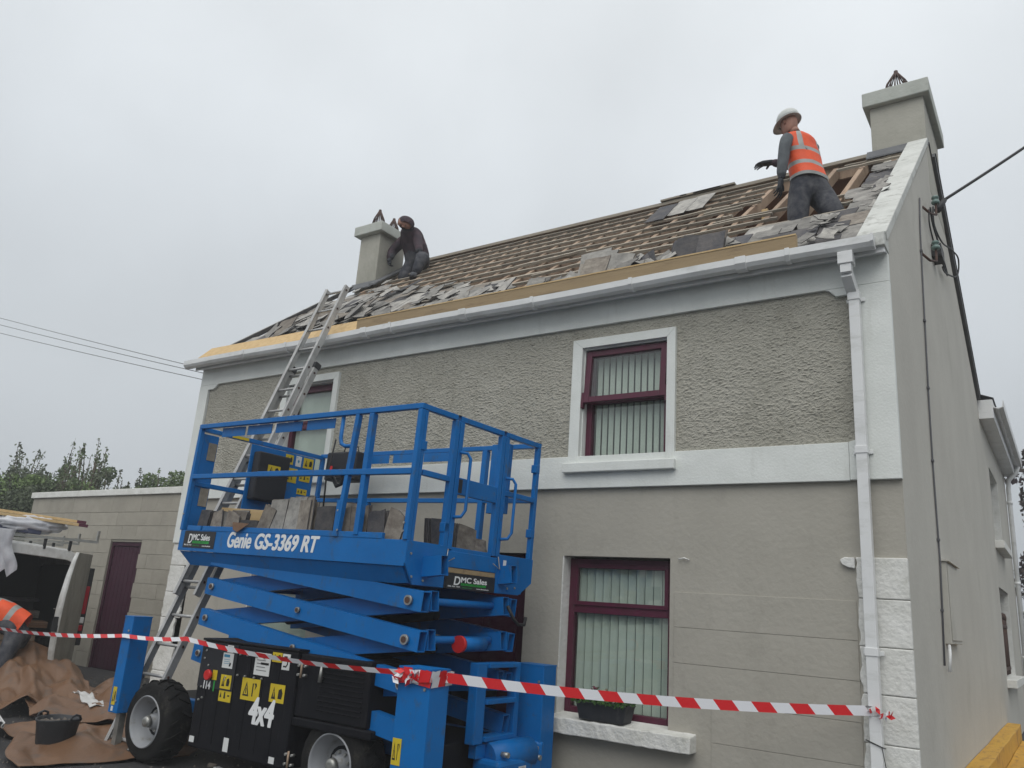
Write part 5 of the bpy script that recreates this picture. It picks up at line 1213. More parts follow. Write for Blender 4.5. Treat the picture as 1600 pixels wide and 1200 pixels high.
# cab and bonnet
cab = [vsec(3.6, 1.80), vsec(4.2, 1.35, .06), vsec(4.75, 1.15, .10), vsec(4.9, .8, .14)]
b.build('body', 'vanw', van)
b = MB()
for s_ in cab: b.v += [VM @ Vector(p) for p in s_]
for i in range(3):
    for k in range(n-1): b.f.append([i*n+k, i*n+k+1, (i+1)*n+k+1, (i+1)*n+k]); b.m.append(0); b.sm.append(False)
b.build('cab', 'vanw', van)
def vbox(x0, x1, y0, y1, z0, z1, nm, m, bevel=.01, par=None): q = MB(); q.box(x0, x1, y0, y1, z0, z1, 0, VM); return q.build(nm, m, par or van, bevel=bevel)
# rear frame
vbox(-.02, .06, .0, .10, .45, 1.70, 'rear_pillar', 'vanw', .02); vbox(-.02, .06, 1.62, 1.72, .45, 1.70, 'rear_pillar', 'vanw', .02)
q = MB(); q.loft([[VM @ Vector((xx, yy, zz)) for xx, zz in ((-.03, zt_-.13), (.08, zt_-.13), (.08, zt_), (-.03, zt_))] for yy, zt_ in ((.08, 1.76), (.25, 1.83), (.86, 1.87), (1.47, 1.83), (1.64, 1.76))], smooth=False); q.build('roof_header', 'vanw', van, bevel=.01)
vbox(.10, 3.3, .06, 1.66, .50, .54, 'load_floor', 'vanp', 0); vbox(3.2, 3.25, .05, 1.66, .5, 1.8, 'bulkhead', 'vanp', 0)
vbox(.12, 3.2, .055, .075, .54, 1.72, 'side_lining', 'vanp', 0); vbox(.12, 3.2, 1.645, 1.665, .54, 1.72, 'side_lining', 'vanp', 0); vbox(.12, 3.2, .2, 1.5, 1.79, 1.80, 'roof_lining', 'vanp', 0)
vbox(-.16, .02, -.02, 1.74, .30, .50, 'rear_bumper', 'vanp', .04)
vbox(-.05, .05, -.11, .0, .62, 1.62, 'lamp_surround', 'vanp', .01)
vbox(-.065, -.04, -.095, -.03, 1.02, 1.38, 'tail_lamp', 'redlens', .01); vbox(-.065, -.04, -.095, -.03, .90, .98, 'tail_lamp', 'paper', .01); vbox(-.065, -.04, -.095, -.03, .80, .88, 'tail_lamp', 'redlens', .01)
# door swung open towards us
ddir = (Vector((-1, 0, 0))*math.cos(R(28))+Vector((0, 1, 0))*math.sin(R(28))).normalized(); dnrm = Vector((-ddir.y, ddir.x, 0))
def dpt(u, t, z): return VM @ (Vector((-.06, .0, 0))+ddir*u+dnrm*t+Vector((0, 0, z)))
q = MB(); rings = []
for z, u1, bl in ((.42, .66, .0), (.6, .70, .02), (.9, .72, .035), (1.1, .72, .03), (1.25, .71, .02), (1.5, .66, 0), (1.70, .60, -.03), (1.80, .54, -.05)):
    rings.append([dpt(0, -.02, z), dpt(u1*.5, -.03-bl, z), dpt(u1, -.02-bl*.5, z), dpt(u1+.01, .03, z), dpt(u1, .05, z), dpt(0, .05, z)])
q.loft(rings, smooth=False, mif=lambda i, k: 1 if k in (2, 3) else 0); do = q.build('rear_door', ['vang', 'vanw'], van, bevel=.008)
q = MB(); q.bar(dpt(.735, .0, 1.0), dpt(.745, .0, .82), .03, .07); q.build('door_latch', 'vanp', do)
q = MB(); q.bar(dpt(.2, -.065, 1.07), dpt(.68, -.07, 1.09), .01, .008); q.build('door_crease', 'vanw', do)
for z in (1.55, .75): q = MB(); q.bar(dpt(-.03, -.04, z), dpt(.13, -.05, z), .03, .06); q.build('door_hinge', 'vanp', do)
q = MB(); q.bar(dpt(.05, -.02, .50), dpt(.62, -.02, .50), .07, .16); q.build('door_trim', 'vanp', do)
# roof rack
for x in (-.02, 1.3, 2.6):
    q = MB(); q.bar(VM @ Vector((x, -.08, 1.97)), VM @ Vector((x, 1.80, 1.97)), .045, .035); q.build('rack_bar', 'steel', van)
    for y in (-.07, 1.79): q = MB(); q.bar(VM @ Vector((x, y, 1.96)), VM @ Vector((x, y, 2.12)), .03, .03); q.build('rack_end', 'steel', van)
    for y in (.25, .55, 1.2, 1.5): q = MB(); q.bar(VM @ Vector((x, y, 1.82)), VM @ Vector((x, y, 1.96)), .03, .03); q.build('rack_foot', 'vanp', van)
for i, (y0, y1, z) in enumerate(((.28, .25, 2.19), (.45, .33, 2.155))):
    q = MB(); q.bar(VM @ Vector((-.1, y0, z)), VM @ Vector((3.4, y1+.6, z+.1)), .045, .04); 
timb = []
for i, (a, b_) in enumerate((((-.05, .12, 2.21), (.25, 1.75, 2.30)), ((-.10, .10, 2.165), (.1, 1.75, 2.25)))):
    q = MB(); A_, B_ = VM @ Vector(a), VM @ Vector(b_); q.bar(A_, B_, .05, .035); o = q.build('timber_length', 'newwood', None, bevel=.002); tag(o, 'orange timber length with a dark sawn end, '+('upper' if i == 0 else 'lower')+' of two above the van roof rack', 'timber')
    q = MB(); dd_ = (A_-B_).normalized(); q.bar(A_-dd_*.11, A_+dd_*.002, .053, .038); q.build('painted_end', 'maroon', o)
q = MB(); q.bar(VM @ Vector((0, .62, 2.03)), VM @ Vector((.1, 1.8, 2.07)), .10, .07); o = q.build('tarp_bundle', 'tarp', None, bevel=.01); tag(o, 'blue grey wrapped bundle on the van roof rack', 'bundle')
q = MB(); q.bar(VM @ Vector((.3, .9, 2.15)), VM @ Vector((.3, 1.9, 2.18)), .10, .07); o = q.build('tarp_bundle', 'tarp', None, bevel=.01); tag(o, 'small blue bundle under the timber lengths on the rack', 'bundle')
rv_ = random.Random(12)
def blob(nm, c, sx, sy, sz, m, lab, cat, seed, fr=3.0, amp=.3):
    mb = MB(); nu, nv = 28, 18; rings = []
    for i in range(nv+1):
        th = math.pi*i/nv; row = []
        for k in range(nu):
            ph = 2*math.pi*k/nu; d_ = Vector((math.sin(th)*math.cos(ph), math.sin(th)*math.sin(ph), math.cos(th)))
            r_0 = 1+amp*noise.noise(d_*fr+Vector((seed, 0, 0)))+amp*.5*noise.noise(d_*fr*2.6+Vector((seed, 4, 0)))
            row.append(VM @ (Vector(c)+Vector((d_.x*sx, d_.y*sy, d_.z*sz))*r_0))
        rings.append(row)
    mb.loft(rings, cap=False); o = mb.build(nm, m, None); tag(o, lab, cat); return o
blob('plastic_bundle', (.05, .75, 2.12), .12, .42, .11, 'plasticw', 'crumpled white plastic bundle strapped on the rack', 'plastic', 3, 4)
q = MB(); rings = []
for i in range(12):
    f = i/11; z = 2.03-f*.50; wv = .20-.04*f; cx = 1.12+.04*math.sin(f*5)-.10*f
    rings.append([VM @ Vector((-.14-.03*math.sin(k*1.9+i*.8)-.02*rv_.random(), cx+wv*(k/7-.5)*2, z-.05*((k*7) % 3)*f)) for k in range(8)]+[VM @ Vector((-.12, cx+wv*((7-k)/7-.5)*2, z)) for k in range(8)])
q.loft(rings, cap=False); o = q.build('plastic_sheet', 'plasticw', None); tag(o, 'torn white plastic sheet hanging down over the open van rear', 'plastic')
q = MB(); q.tube([VM @ Vector((-.28, 1.27, .55)), VM @ Vector((-.06, 1.22, 1.50))], .055, 14); o = q.build('plastic_pipe', 'pipew', None); tag(o, 'white plastic pipe leaning upright in the open van doorway', 'pipe')
for (x, y0, y1, z0, z1, m_, lab) in ((.5, .35, 1.2, .54, .78, 'rafter', 'brown timber crate inside the open van'), (.4, .25, .9, .80, .88, 'membrane', 'brown board lying on the crate in the van'), (.9, .3, 1.3, .9, 1.0, 'slateb', 'pale boards stacked inside the van'), (.8, .35, 1.25, 1.12, 1.16, 'slated', 'shelf of tools inside the van')):
    q = MB(); q.box(x, x+.5, y0, y1, z0, z1, 0, VM); 
    for k in range(3): q.box(x-.02, x, y0+.02, y1-.02, z0+(z1-z0)*(k+.1)/3, z0+(z1-z0)*(k+.8)/3, 0, VM)
    tag(q.build('load', m_, None, bevel=.004), lab, 'load')
for (x) in (.9, 3.9):
    for y in (.1, 1.62):
        q = MB(); q.tube([VM @ Vector((x, y-.1, .33)), VM @ Vector((x, y+.1, .33))], .32, 24); q.build('wheel', 'rubber', van)
# ================================================================ VEGETATION
def bush(name, label, base, h, w_, nleaf, leaf, mleaf, seed, cat='bush', grp=None, shoots=10, conifer=False, lo=0.0):
    r = random.Random(seed); t = root(name, label, cat, base, group=grp); B = Vector(base)
    tr = MB(); lf = MB(); tips = []
    for k in range(shoots):
        a = r.uniform(0, 2*math.pi); rad = w_*math.sqrt(r.random())*.9; hh = h*(1-.35*(rad/w_)**2)*r.uniform(.72, 1.06)
        p0 = B+Vector((r.uniform(-.2, .2)*w_, r.uniform(-.2, .2)*w_, 0)); p3 = B+Vector((rad*math.cos(a), rad*math.sin(a)*.7, hh)); mid = p0.lerp(p3, .5)+Vector((r.uniform(-.1, .1)*w_, 0, .1*h))
        pts = [p0, mid, p3]; tr.tube(pts, [.035*h/3, .02*h/3, .006], 5); tips.append(pts)
    tr.build('trunk', 'bark', t)
    cl = []
    for _ in range(46):
        a = r.uniform(0, 2*math.pi); q_ = math.sqrt(r.random()); cl.append((B+Vector((q_*math.cos(a)*w_*1.05, q_*math.sin(a)*w_*.7, h*(lo+(.93-lo)*r.random()**.7)*(1-.22*q_*q_))), w_*r.uniform(.12, .30)))
    for k in range(nleaf):
        if k % 8 == 0:
            pts = r.choice(tips); u = r.random()**.5; p = pts[1].lerp(pts[2], u) if u > .3 else pts[0].lerp(pts[1], .7); s = w_*.12*(1.15-u); p = p+Vector((r.gauss(0, s), r.gauss(0, s), r.gauss(0, s)))
        else:
            c, s = r.choice(cl); d = Vector((r.gauss(0, 1), r.gauss(0, 1), r.gauss(0, 1))).normalized()*s*r.uniform(.5, 1.1)**.5; p = c+d
        if p.z < B.z+.05: p.z = B.z+.05+r.random()*.5
        leafquads(lf, p, leaf*r.uniform(.7, 1.4), r)
    lf.build('crown', mleaf, t)
    return t
HB = 'hedge bushes behind the outbuilding'
for nm_, x, y, h, w__, nl_, lf_, m_, sd_0, sh_, lo_ in (
    ('tall loose thorny bush at the far left above the outbuilding roof', -29.0, 6.4, 5.75, 1.9, 26000, .10, 'leafb', 1, 60, .0),
    ('dark bush in the dip right of the tall thorny one', -26.6, 6.2, 4.7, 1.5, 16000, .09, 'leafb', 11, 30, .1),
    ('green bush with tall shoots left of the highest sprig', -25.1, 6.2, 5.35, 1.2, 15000, .085, 'leafa', 2, 46, .0),
    ('upright bush with the highest sprig, in the middle of the hedge', -23.8, 6.2, 5.55, 1.0, 13000, .08, 'leafa', 3, 40, .0),
    ('medium bush right of the highest sprig', -22.3, 6.2, 4.85, 1.1, 13000, .08, 'leafb', 31, 36, .0),
    ('low dark bush left of the house corner', -20.9, 6.2, 4.5, 1.1, 13000, .075, 'leafb', 4, 34, .1),
    ('spiky bush nearest the house corner above the coping', -19.8, 6.2, 4.75, 1.0, 13000, .075, 'leafa', 5, 40, .1),
    ('bush half hidden by the house corner', -18.4, 6.2, 4.4, 1.2, 11000, .075, 'leafb', 12, 34, .1),
    ('pale green bramble clump on the coping of the outbuilding', -20.9, 4.8, 3.98, 1.15, 12000, .07, 'leafc', 6, 26, .2),
    ('dense dark bush hanging over the outer end of the outbuilding', -20.6, 2.9, 3.75, 1.5, 28000, .08, 'leafb', 7, 26, .1),
    ('yellowish green bush behind the dense dark one', -25.0, 5.0, 4.35, 2.2, 24000, .09, 'leafc', 8, 30, .2)):
    bush('hedge_bush', nm_, (x, y, 0), h, w__, nl_, lf_, m_, sd_0, grp=HB, shoots=sh_, lo=lo_)
bush('tree', 'dark purple leaved tree beyond the rear wing at the right edge', (.35, 21, 0), 8.6, 1.5, 12000, .14, 'leafp', 9, cat='tree', shoots=30, lo=.05)
bush('hedge_bush', 'dark hedge at the foot of the purple tree', (.4, 17.5, 0), 3.5, 1.3, 6000, .12, 'leafb', 10, shoots=8)
# ================================================================ PEOPLE
def ell(c, side_, fr, up=None, rs=.2, rf_=.12, n=32, pw=1.0):
    c = Vector(c); s_ = Vector(side_).normalized(); f_ = Vector(fr).normalized()
    out = []
    for k in range(n):
        a = 2*math.pi*k/n; ca, sa = math.cos(a), math.sin(a)
        out.append(c+s_*rs*math.copysign(abs(ca)**pw, ca)+f_*rf_*math.copysign(abs(sa)**pw, sa))
    return out
def head(parent, c, fwd, up, s=1.0, m='skin', hair=None):
    """lofted head with brow, nose, mouth and ears, c = centre"""
    c = Vector(c); f = Vector(fwd).normalized(); u = Vector(up); u = (u-f*u.dot(f)).normalized(); sd_ = f.cross(u)
    mb = MB(); rings = []
    for z, w_, df, db in ((-.125, .045, .055, .03), (-.115, .055, .085, .05), (-.085, .062, .095, .07), (-.05, .068, .092, .085), (-.01, .073, .090, .098), (.03, .075, .092, .102), (.07, .073, .086, .098), (.10, .060, .068, .080), (.12, .035, .04, .05), (.127, .008, .01, .01)):
        row = []
        for k in range(24):
            a = 2*math.pi*k/24; ca, sa = math.cos(a), math.sin(a); row.append(c+(sd_*w_*ca+f*((df if sa > 0 else db)*sa)+u*z)*s)
        rings.append(row)
    mb.loft(rings, 0)
    def P(a, b_, z): return c+(sd_*a+f*b_+u*z)*s
    mb.loft([[P(-.008, .085, .025), P(.008, .085, .025), P(.007, .094, .025), P(-.007, .094, .025)], [P(-.016, .085, -.025), P(.016, .085, -.025), P(.010, .118, -.02), P(-.010, .118, -.02)], [P(-.014, .085, -.035), P(.014, .085, -.035), P(.008, .105, -.035), P(-.008, .105, -.035)]])
    for sgn in (-1, 1):
        mb.loft([[P(sgn*.070, .01, .03), P(sgn*.070, -.02, .03), P(sgn*.086, -.025, .03), P(sgn*.082, .008, .03)], [P(sgn*.070, .01, -.03), P(sgn*.070, -.015, -.03), P(sgn*.080, -.015, -.03), P(sgn*.078, .005, -.03)]])
    h = mb.build('head', m, parent)
    q = MB()
    for sgn in (-1, 1): q.tube([P(sgn*.036-.012, .092, .02), P(sgn*.036+.012, .092, .02)], .006*s, 6)
    q.tube([P(-.022, .094, -.068), P(.022, .094, -.068)], .005*s, 6); q.build('eyes_and_mouth', 'glove', h)
    return h
def hand(parent, wrist, d, palm_n, s=1.0, curl=.25, spread=.12, m='glove', thumb_side=1):
    w0 = Vector(wrist); d = Vector(d).normalized(); pn = Vector(palm_n); pn = (pn-d*pn.dot(d)).normalized(); sd_ = d.cross(pn)*thumb_side
    V_ = [(w0-d*.05*s, .028*s), (w0, (.030*s, .026*s)), (w0+d*.045*s, (.040*s, .024*s)), (w0+d*.085*s, (.042*s, .020*s))]; E_ = [(0, 1), (1, 2), (2, 3)]
    for i, (off, L) in enumerate(((.032, .072), (.011, .082), (-.011, .076), (-.031, .060))):
        b0 = w0+d*.088*s+sd_*off*s; dirv = (d+sd_*(off/.03)*spread).normalized(); pts = [b0]
        ang = curl*(1+.25*i)
        cur = b0
        for q in range(3):
            dv = (dirv*math.cos(ang*(q+1)*.8)+pn*math.sin(ang*(q+1)*.8)).normalized(); cur = cur+dv*L*s/2.6*(1.15-.15*q); pts.append(cur)
        bi = len(V_); V_.append((pts[0], .0115*s)); E_.append((3, bi))
        for q in range(1, 4): V_.append((pts[q], (.0105-.0015*q)*s)); E_.append((bi+q-1, bi+q))
    bi = len(V_); t0 = w0+d*.03*s+sd_*.03*s
    V_.append((t0, .014*s)); E_.append((1, bi)); V_.append((t0+(d*.6+sd_*.7+pn*.2).normalized()*.035*s, .012*s)); E_.append((bi, bi+1)); V_.append((t0+(d*.75+sd_*.75+pn*.4).normalized()*.068*s, .0095*s)); E_.append((bi+1, bi+2))
    return skinmesh('glove', V_, E_, [m], None, parent, 2, 1)
# ---- worker in the orange vest, standing in the open rafters, facing left
p1 = root('person', 'roofer in white hard hat and orange hi-vis vest standing among the rafters', 'person', (-1.85, 1.35, 4.5))
F1 = Vector((-.88, .47, 0)).normalized(); S1 = Vector((F1.y, -F1.x, 0))   # S1: his right... side axis
if S1.y < 0: S1 = -S1
NR = -S1   # near side (towards camera)
hip = Vector((-1.82, 1.36, 5.89)); chest = hip+Vector((-.06, .0, .40)); neck = hip+Vector((-.13, .04, .60)); hc = hip+Vector((-.20, .06, .78))
def body1(c):
    return 1 if c.z < 5.97 else 0
V_ = [(hip, (.19, .155)), (hip+Vector((-.02, 0, .2)), (.15, .11)), (chest, (.14, .105)), (neck, (.06, .055)), (neck+Vector((-.03, .01, .09)), (.058, .055)),
      (chest+NR*.17+Vector((-.02, 0, .08)), .055), (chest+NR*.235+Vector((-.02, 0, -.18)), .05), (chest+NR*.22+Vector((-.06, -.02, -.42)), .042),
      (chest-NR*.19+Vector((0, 0, .10)), .068), (chest-NR*.20+Vector((-.08, .0, -.14)), .055), (Vector((-2.22, 1.50, 6.31)), .038),
      (hip+NR*.09+Vector((-.03, 0, -.10)), .13), (hip+NR*.12+Vector((-.04, -.02, -.45)), .11), (hip+NR*.13+Vector((-.02, .0, -.90)), .05), (hip+NR*.13+Vector((-.12, .0, -1.28)), .045),
      (hip-NR*.07+Vector((.06, .02, -.14)), .14), (hip+NR*.02+Vector((.24, .0, -.42)), .12), (hip-NR*.10+Vector((.30, .06, -.86)), .06), (hip-NR*.10+Vector((.22, .1, -1.28)), .05)]
E_ = [(0, 1), (1, 2), (2, 3), (3, 4), (2, 5), (5, 6), (6, 7), (2, 8), (8, 9), (9, 10), (0, 11), (11, 12), (12, 13), (13, 14), (0, 15), (15, 16), (16, 17), (17, 18)]
skinmesh('body', V_, E_, ['shirt', 'trous'], body1, p1, 2, 0)
for (c_) in (V_[14][0], V_[18][0]):
    b = MB(); q0 = c_+Vector((0, 0, -.02)); b.loft([ell(q0+F1*.06+Vector((0, 0, -.06)), S1, F1, rs=.05, rf_=.14, n=16), ell(q0+F1*.05+Vector((0, 0, .0)), S1, F1, rs=.05, rf_=.13, n=16), ell(q0+Vector((0, 0, .06)), S1, F1, rs=.05, rf_=.06, n=16)]); b.build('boot', 'boot', p1)
hd = head(p1, hc, F1+Vector((0, 0, -.35)), (0, 0, 1), 1.0)
# neck skin
b = MB(); b.tube([neck+Vector((-.0, 0, .03)), hc+Vector((.03, 0, -.06))], .056, 14); b.build('neck', 'skin', p1)
# hard hat
u_ = Vector((-.12, .06, 1)).normalized(); fh = (F1+Vector((0, 0, -.22))).normalized(); u_ = (u_-fh*u_.dot(fh)).normalized(); sh = fh.cross(u_); hcc = hc+u_*.045
b = MB(); rings = []
for z, r_0 in ((0, 1.0), (.03, 1.0), (.06, .96), (.09, .85), (.115, .66), (.13, .42), (.137, .12)): rings.append([hcc+sh*.108*r_0*math.cos(a)+fh*.132*r_0*math.sin(a)+u_*z for a in [2*math.pi*k/32 for k in range(32)]])
b.loft(rings, cap=True); hat = b.build('hard_hat', 'hat', p1)
b = MB(); rings = []
for z, ro, fx in ((.0, 1.0, 0), (-.004, 1.10, .05), (-.012, 1.12, .055), (-.010, 1.0, .0)): rings.append([hcc+sh*.108*ro*math.cos(a)+fh*(.132*ro*math.sin(a)+fx*max(0, math.sin(a))**2)+u_*z for a in [2*math.pi*k/32 for k in range(32)]])
b.loft(rings, cap=False); b.build('hat_brim', 'hat', hat)
b = MB(); b.tube([hcc+fh*.10+u_*.08, hcc+fh*.03+u_*.138, hcc-fh*.08+u_*.115], .010, 8); b.build('hat_ridge', 'hat', hat)
# vest: lofted rings with reflective bands as their own strips
def vest(parent, base, top, side_, fr, prof, bands, nseg=40, vband=True):
    mb = MB(); rings = []
    base, top = Vector(base), Vector(top)
    for t_, rs, rf_, sh_ in prof:
        c = base.lerp(top, t_)+Vector(fr)*sh_; row = ell(c, side_, fr, rs=rs, rf_=rf_, n=nseg, pw=.85)
        row = [p+Vector((noise.noise(p*9)*.008, noise.noise(p*9+Vector((5, 0, 0)))*.008, noise.noise(p*7)*.004)) for p in row]; rings.append(row)
    def mf(i, k):
        t_ = (prof[i][0]+prof[i+1][0])/2
        if any(a <= t_ <= b_ for a, b_ in bands): return 1
        ang = 360*(k+.5)/nseg
        if vband and t_ > .50 and (min(abs(ang-236), abs(ang-304)) < 8 or min(abs(ang-42), abs(ang-138)) < 8): return 1
        return 0
    mb.loft(rings, cap=False, mif=mf); return mb.build('hi_vis_vest', ['hivis', 'refl'], parent)
pv1 = [(0, .195, .155, 0), (.08, .19, .15, 0), (.16, .188, .148, 0), (.20, .187, .147, 0), (.28, .186, .146, 0), (.36, .188, .146, 0), (.44, .192, .147, 0), (.50, .195, .148, 0), (.58, .20, .15, 0), (.66, .202, .15, 0), (.74, .20, .147, 0), (.82, .20, .155, 0), (.90, .185, .148, 0), (.96, .145, .12, 0), (1.0, .10, .09, 0)]
vs1 = vest(p1, hip+Vector((0, 0, .03)), neck+Vector((.005, 0, .005)), S1, F1, pv1, [(.20, .28), (.50, .58)])
b = MB(); b.loft([ell(hip+Vector((0, 0, .005)), S1, F1, rs=.198, rf_=.158, n=32, pw=.85), ell(hip+Vector((0, 0, .04)), S1, F1, rs=.199, rf_=.159, n=32, pw=.85)], cap=False); b.build('vest_hem', 'refl', vs1)
# sleeve caps over the vest (arms are in front): near arm sleeve
skinmesh('sleeve', [(chest+NR*.185+Vector((.0, 0, .125)), .07), (chest+NR*.225+Vector((-.01, 0, 0)), .068), (chest+NR*.24+Vector((-.02, -.01, -.18)), .062), (chest+NR*.23+Vector((-.055, -.02, -.40)), .05)], [(0, 1), (1, 2), (2, 3)], ['shirt'], None, p1, 2, 0)
hand(p1, chest+NR*.225+Vector((-.065, -.02, -.44)), (-.1, 0, -1), F1, 1.0, .35)
rw = Vector((-2.24, 1.50, 6.32)); skinmesh('sleeve', [(chest-NR*.20+Vector((-.08, .0, -.14)), .058), (rw, .044)], [(0, 1)], ['hood'], None, p1, 2, 0)
hand(p1, rw, (-1, .05, .10), (0, 0, -1), 1.12, .22, .28, thumb_side=-1)
# ---- crouching worker by the far chimney
p2 = root('person', 'worker in dark maroon hooded top crouching beside the far chimney', 'person', (-8.7, 2.8, 6.7))
hp = Vector((-8.60, 3.0, 7.0))
V_ = [(hp, (.17, .14)), (hp+Vector((-.06, -.08, .22)), (.16, .13)), (hp+Vector((-.06, -.24, .38)), (.17, .14)), (hp+Vector((.0, -.36, .46)), (.085, .08)),
      (hp+Vector((-.26, -.16, .40)), .072), (hp+Vector((-.44, -.22, .20)), .06), (hp+Vector((-.34, -.36, -.02)), .042),
      (hp+Vector((.09, -.22, .40)), .070), (hp+Vector((.20, -.28, .16)), .055), (hp+Vector((.32, -.36, -.02)), .042),
      (hp+Vector((-.10, -.04, -.08)), .11), (hp+Vector((-.14, -.22, -.36)), .085), (hp+Vector((-.12, .10, -.42)), .05),
      (hp+Vector((.12, -.06, -.04)), .11), (hp+Vector((.40, -.36, -.12)), .080), (hp+Vector((.34, -.44, -.46)), .055)]
E_ = [(0, 1), (1, 2), (2, 3), (2, 4), (4, 5), (5, 6), (2, 7), (7, 8), (8, 9), (0, 10), (10, 11), (11, 12), (0, 13), (13, 14), (14, 15)]
skinmesh('body', V_, E_, ['hood', 'trous'], lambda c: 1 if c.z < 7.12 and not (c.x < -8.93 or (c.x > -8.50 and c.z > 7.03 and c.y < 2.80)) else 0, p2, 2, 0, 1.42)
h2 = hp+Vector((.04, -.48, .50)); head(p2, h2, (.25, -.5, -1.1), (0, .8, 1), .95)
b = MB(); f2 = Vector((.25, -.5, -1.1)).normalized(); u2 = Vector((0, .8, 1)); u2 = (u2-f2*u2.dot(f2)).normalized(); s2_ = f2.cross(u2); rings = []
for th in range(0, 9):
    a = R(12+th*16); rings.append([h2+u2*.02-f2*.02+(s2_*math.cos(q)*.118*math.sin(a) + u2*math.sin(q)*.145*math.sin(a)-f2*math.cos(a)*-.115) for q in [2*math.pi*k/24 for k in range(24)]])
rings = [[h2+u2*.015-f2*.02+(s2_*math.cos(q)*.112*math.sin(R(a)) + u2*math.sin(q)*.142*math.sin(R(a))-f2*.125*math.cos(R(a))) for q in [2*math.pi*k/24 for k in range(24)]] for a in (4, 20, 40, 60, 80, 100, 118, 128)]
b.loft(rings, cap=False); b.build('hood', 'hood', p2)
hand(p2, hp+Vector((.34, -.37, -.05)), (.2, -.1, -1), (-1, 0, 0), 1.05, .4); hand(p2, hp+Vector((-.32, -.38, -.05)), (.3, -.2, -1), (1, 0, 0), 1.05, .4)
b = MB(); q0 = hp+Vector((.35, -.47, -.54)); fb_ = Vector((.5, -.8, 0)).normalized(); sb_ = Vector((.8, .5, 0)).normalized()
b.loft([ell(q0+fb_*.05+Vector((0, 0, -.035)), sb_, fb_, rs=.05, rf_=.15, n=16), ell(q0+fb_*.04+Vector((0, 0, .02)), sb_, fb_, rs=.05, rf_=.13, n=16), ell(q0+Vector((0, 0, .09)), sb_, fb_, rs=.055, rf_=.06, n=16)]); b.build('boot', 'boot', p2)
# ---- bending worker at the far left
p3 = root('person', 'worker in orange hi-vis vest bent over at the van, cut off by the left edge', 'person', (-10.75, -1.15, 0))
h3 = Vector((-10.72, -1.10, .84)); c3 = Vector((-11.02, -1.48, 1.02)); n3_ = Vector((-11.16, -1.70, .96))
V_ = [(h3, (.16, .14)), (h3.lerp(c3, .5)+Vector((0, 0, .04)), (.155, .13)), (c3, (.17, .13)), (n3_, (.065, .06)), (n3_+Vector((-.08, -.12, -.08)), (.055, .055)),
      (c3+Vector((.12, -.16, -.05)), .07), (c3+Vector((.14, -.26, -.32)), .055), (c3+Vector((.05, -.34, -.56)), .042),
      (c3+Vector((-.22, .05, -.05)), .07), (c3+Vector((-.28, -.06, -.32)), .055), (c3+Vector((-.20, -.20, -.56)), .042),
      (h3+Vector((.10, -.10, -.08)), .105), (h3+Vector((.14, -.22, -.42)), .078), (h3+Vector((.22, -.10, -.76)), .055),
      (h3+Vector((-.10, .08, -.08)), .105), (h3+Vector((-.22, .0, -.42)), .078), (h3+Vector((-.18, .14, -.76)), .055)]
skinmesh('body', V_, E_=None or [(0, 1), (1, 2), (2, 3), (3, 4), (2, 5), (5, 6), (6, 7), (2, 8), (8, 9), (9, 10), (0, 11), (11, 12), (12, 13), (0, 14), (14, 15), (15, 16)], mats=['trous', 'hood'], matf=None, parent=p3, sub=2, rootv=0) if False else skinmesh('body', V_, [(0, 1), (1, 2), (2, 3), (3, 4), (2, 5), (5, 6), (6, 7), (2, 8), (8, 9), (9, 10), (0, 11), (11, 12), (12, 13), (0, 14), (14, 15), (15, 16)], ['trous', 'hood'], lambda c: 0, p3, 2, 0, 1.15)
ax3 = (c3-h3).normalized(); s3 = Vector((.78, -.62, 0)); s3 = (s3-ax3*s3.dot(ax3)).normalized(); f3 = ax3.cross(s3); f3 = f3 if f3.z < 0 else -f3
b0 = h3+ax3*-.02+Vector((0, 0, .02)); t0 = c3+ax3*.12+Vector((0, 0, .0)); rings = []
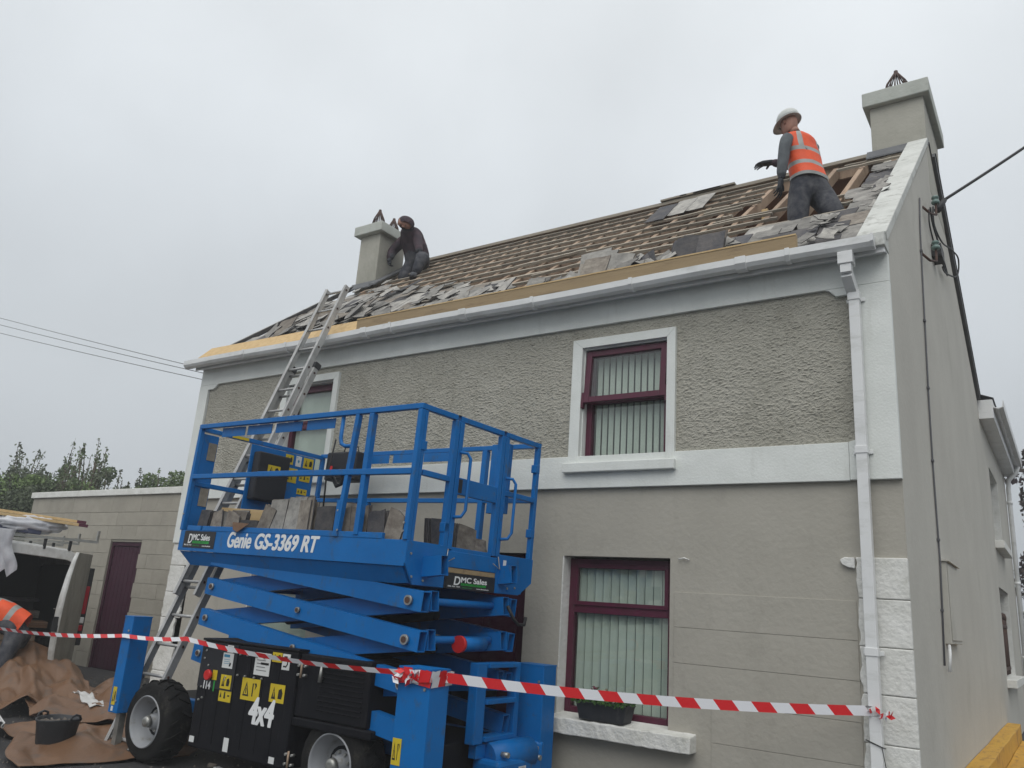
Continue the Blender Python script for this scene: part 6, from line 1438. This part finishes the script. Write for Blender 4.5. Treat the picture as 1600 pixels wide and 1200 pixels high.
mbv = MB(); prof3 = [(0, .20, .165), (.08, .20, .165), (.16, .198, .165), (.22, .198, .165), (.32, .198, .165), (.40, .20, .162), (.52, .20, .162), (.58, .205, .162), (.68, .205, .16), (.80, .20, .155), (.92, .16, .14), (1, .10, .10)]
for t_, rs, rf_ in prof3:
    bow = math.sin(t_*math.pi)*.05; row = ell(b0.lerp(t0, t_)-f3*bow, s3, f3, rs=rs, rf_=rf_, n=36, pw=.85); rings.append([p+Vector((noise.noise(p*8)*.012, noise.noise(p*8+Vector((3, 0, 0)))*.012, noise.noise(p*6)*.012)) for p in row])
mbv.loft(rings, cap=False, mif=lambda i, k: 1 if (prof3[i][0] in (.22, .58) or (k in (9, 10, 26, 27) and i > 4)) else 0); mbv.build('hi_vis_vest', ['hivis', 'refl'], p3)
head(p3, n3_+Vector((-.13, -.16, -.10)), (-.5, -.6, -.7), (-.4, -.4, .6))
for e in (V_[7][0], V_[10][0]): hand(p3, e, (0, -.2, -1), (0, -1, 0), 1.05, .4)
for e in (V_[13][0], V_[16][0]):
    b = MB(); q0 = Vector((e.x, e.y, .06)); ff = Vector((-.62, -.78, 0)).normalized(); ss_ = Vector((.78, -.62, 0))
    b.loft([ell(q0+ff*.06+Vector((0, 0, -.055)), ss_, ff, rs=.05, rf_=.14, n=16), ell(q0+ff*.05+Vector((0, 0, .0)), ss_, ff, rs=.05, rf_=.13, n=16), ell(q0+Vector((0, 0, .08)), ss_, ff, rs=.055, rf_=.06, n=16)]); b.build('boot', 'boot', p3)

# ================================================================ HAZE: thin volume added to lift the darks like lens flare
hz = MB(); hz.box(-152, 152, -152, 152, -1, 26); ho = hz.build('haze', [], None, kind='stuff')
hm = bpy.data.materials.new('flare_haze'); hm.use_nodes = True; hm.node_tree.nodes.clear()
oo = hm.node_tree.nodes.new('ShaderNodeOutputMaterial'); pv_ = hm.node_tree.nodes.new('ShaderNodeVolumePrincipled')
pv_.inputs['Density'].default_value = .0035; pv_.inputs['Color'].default_value = (.93, .95, .97, 1)
hm.node_tree.links.new(pv_.outputs[0], oo.inputs['Volume']); ho.data.materials.append(hm)
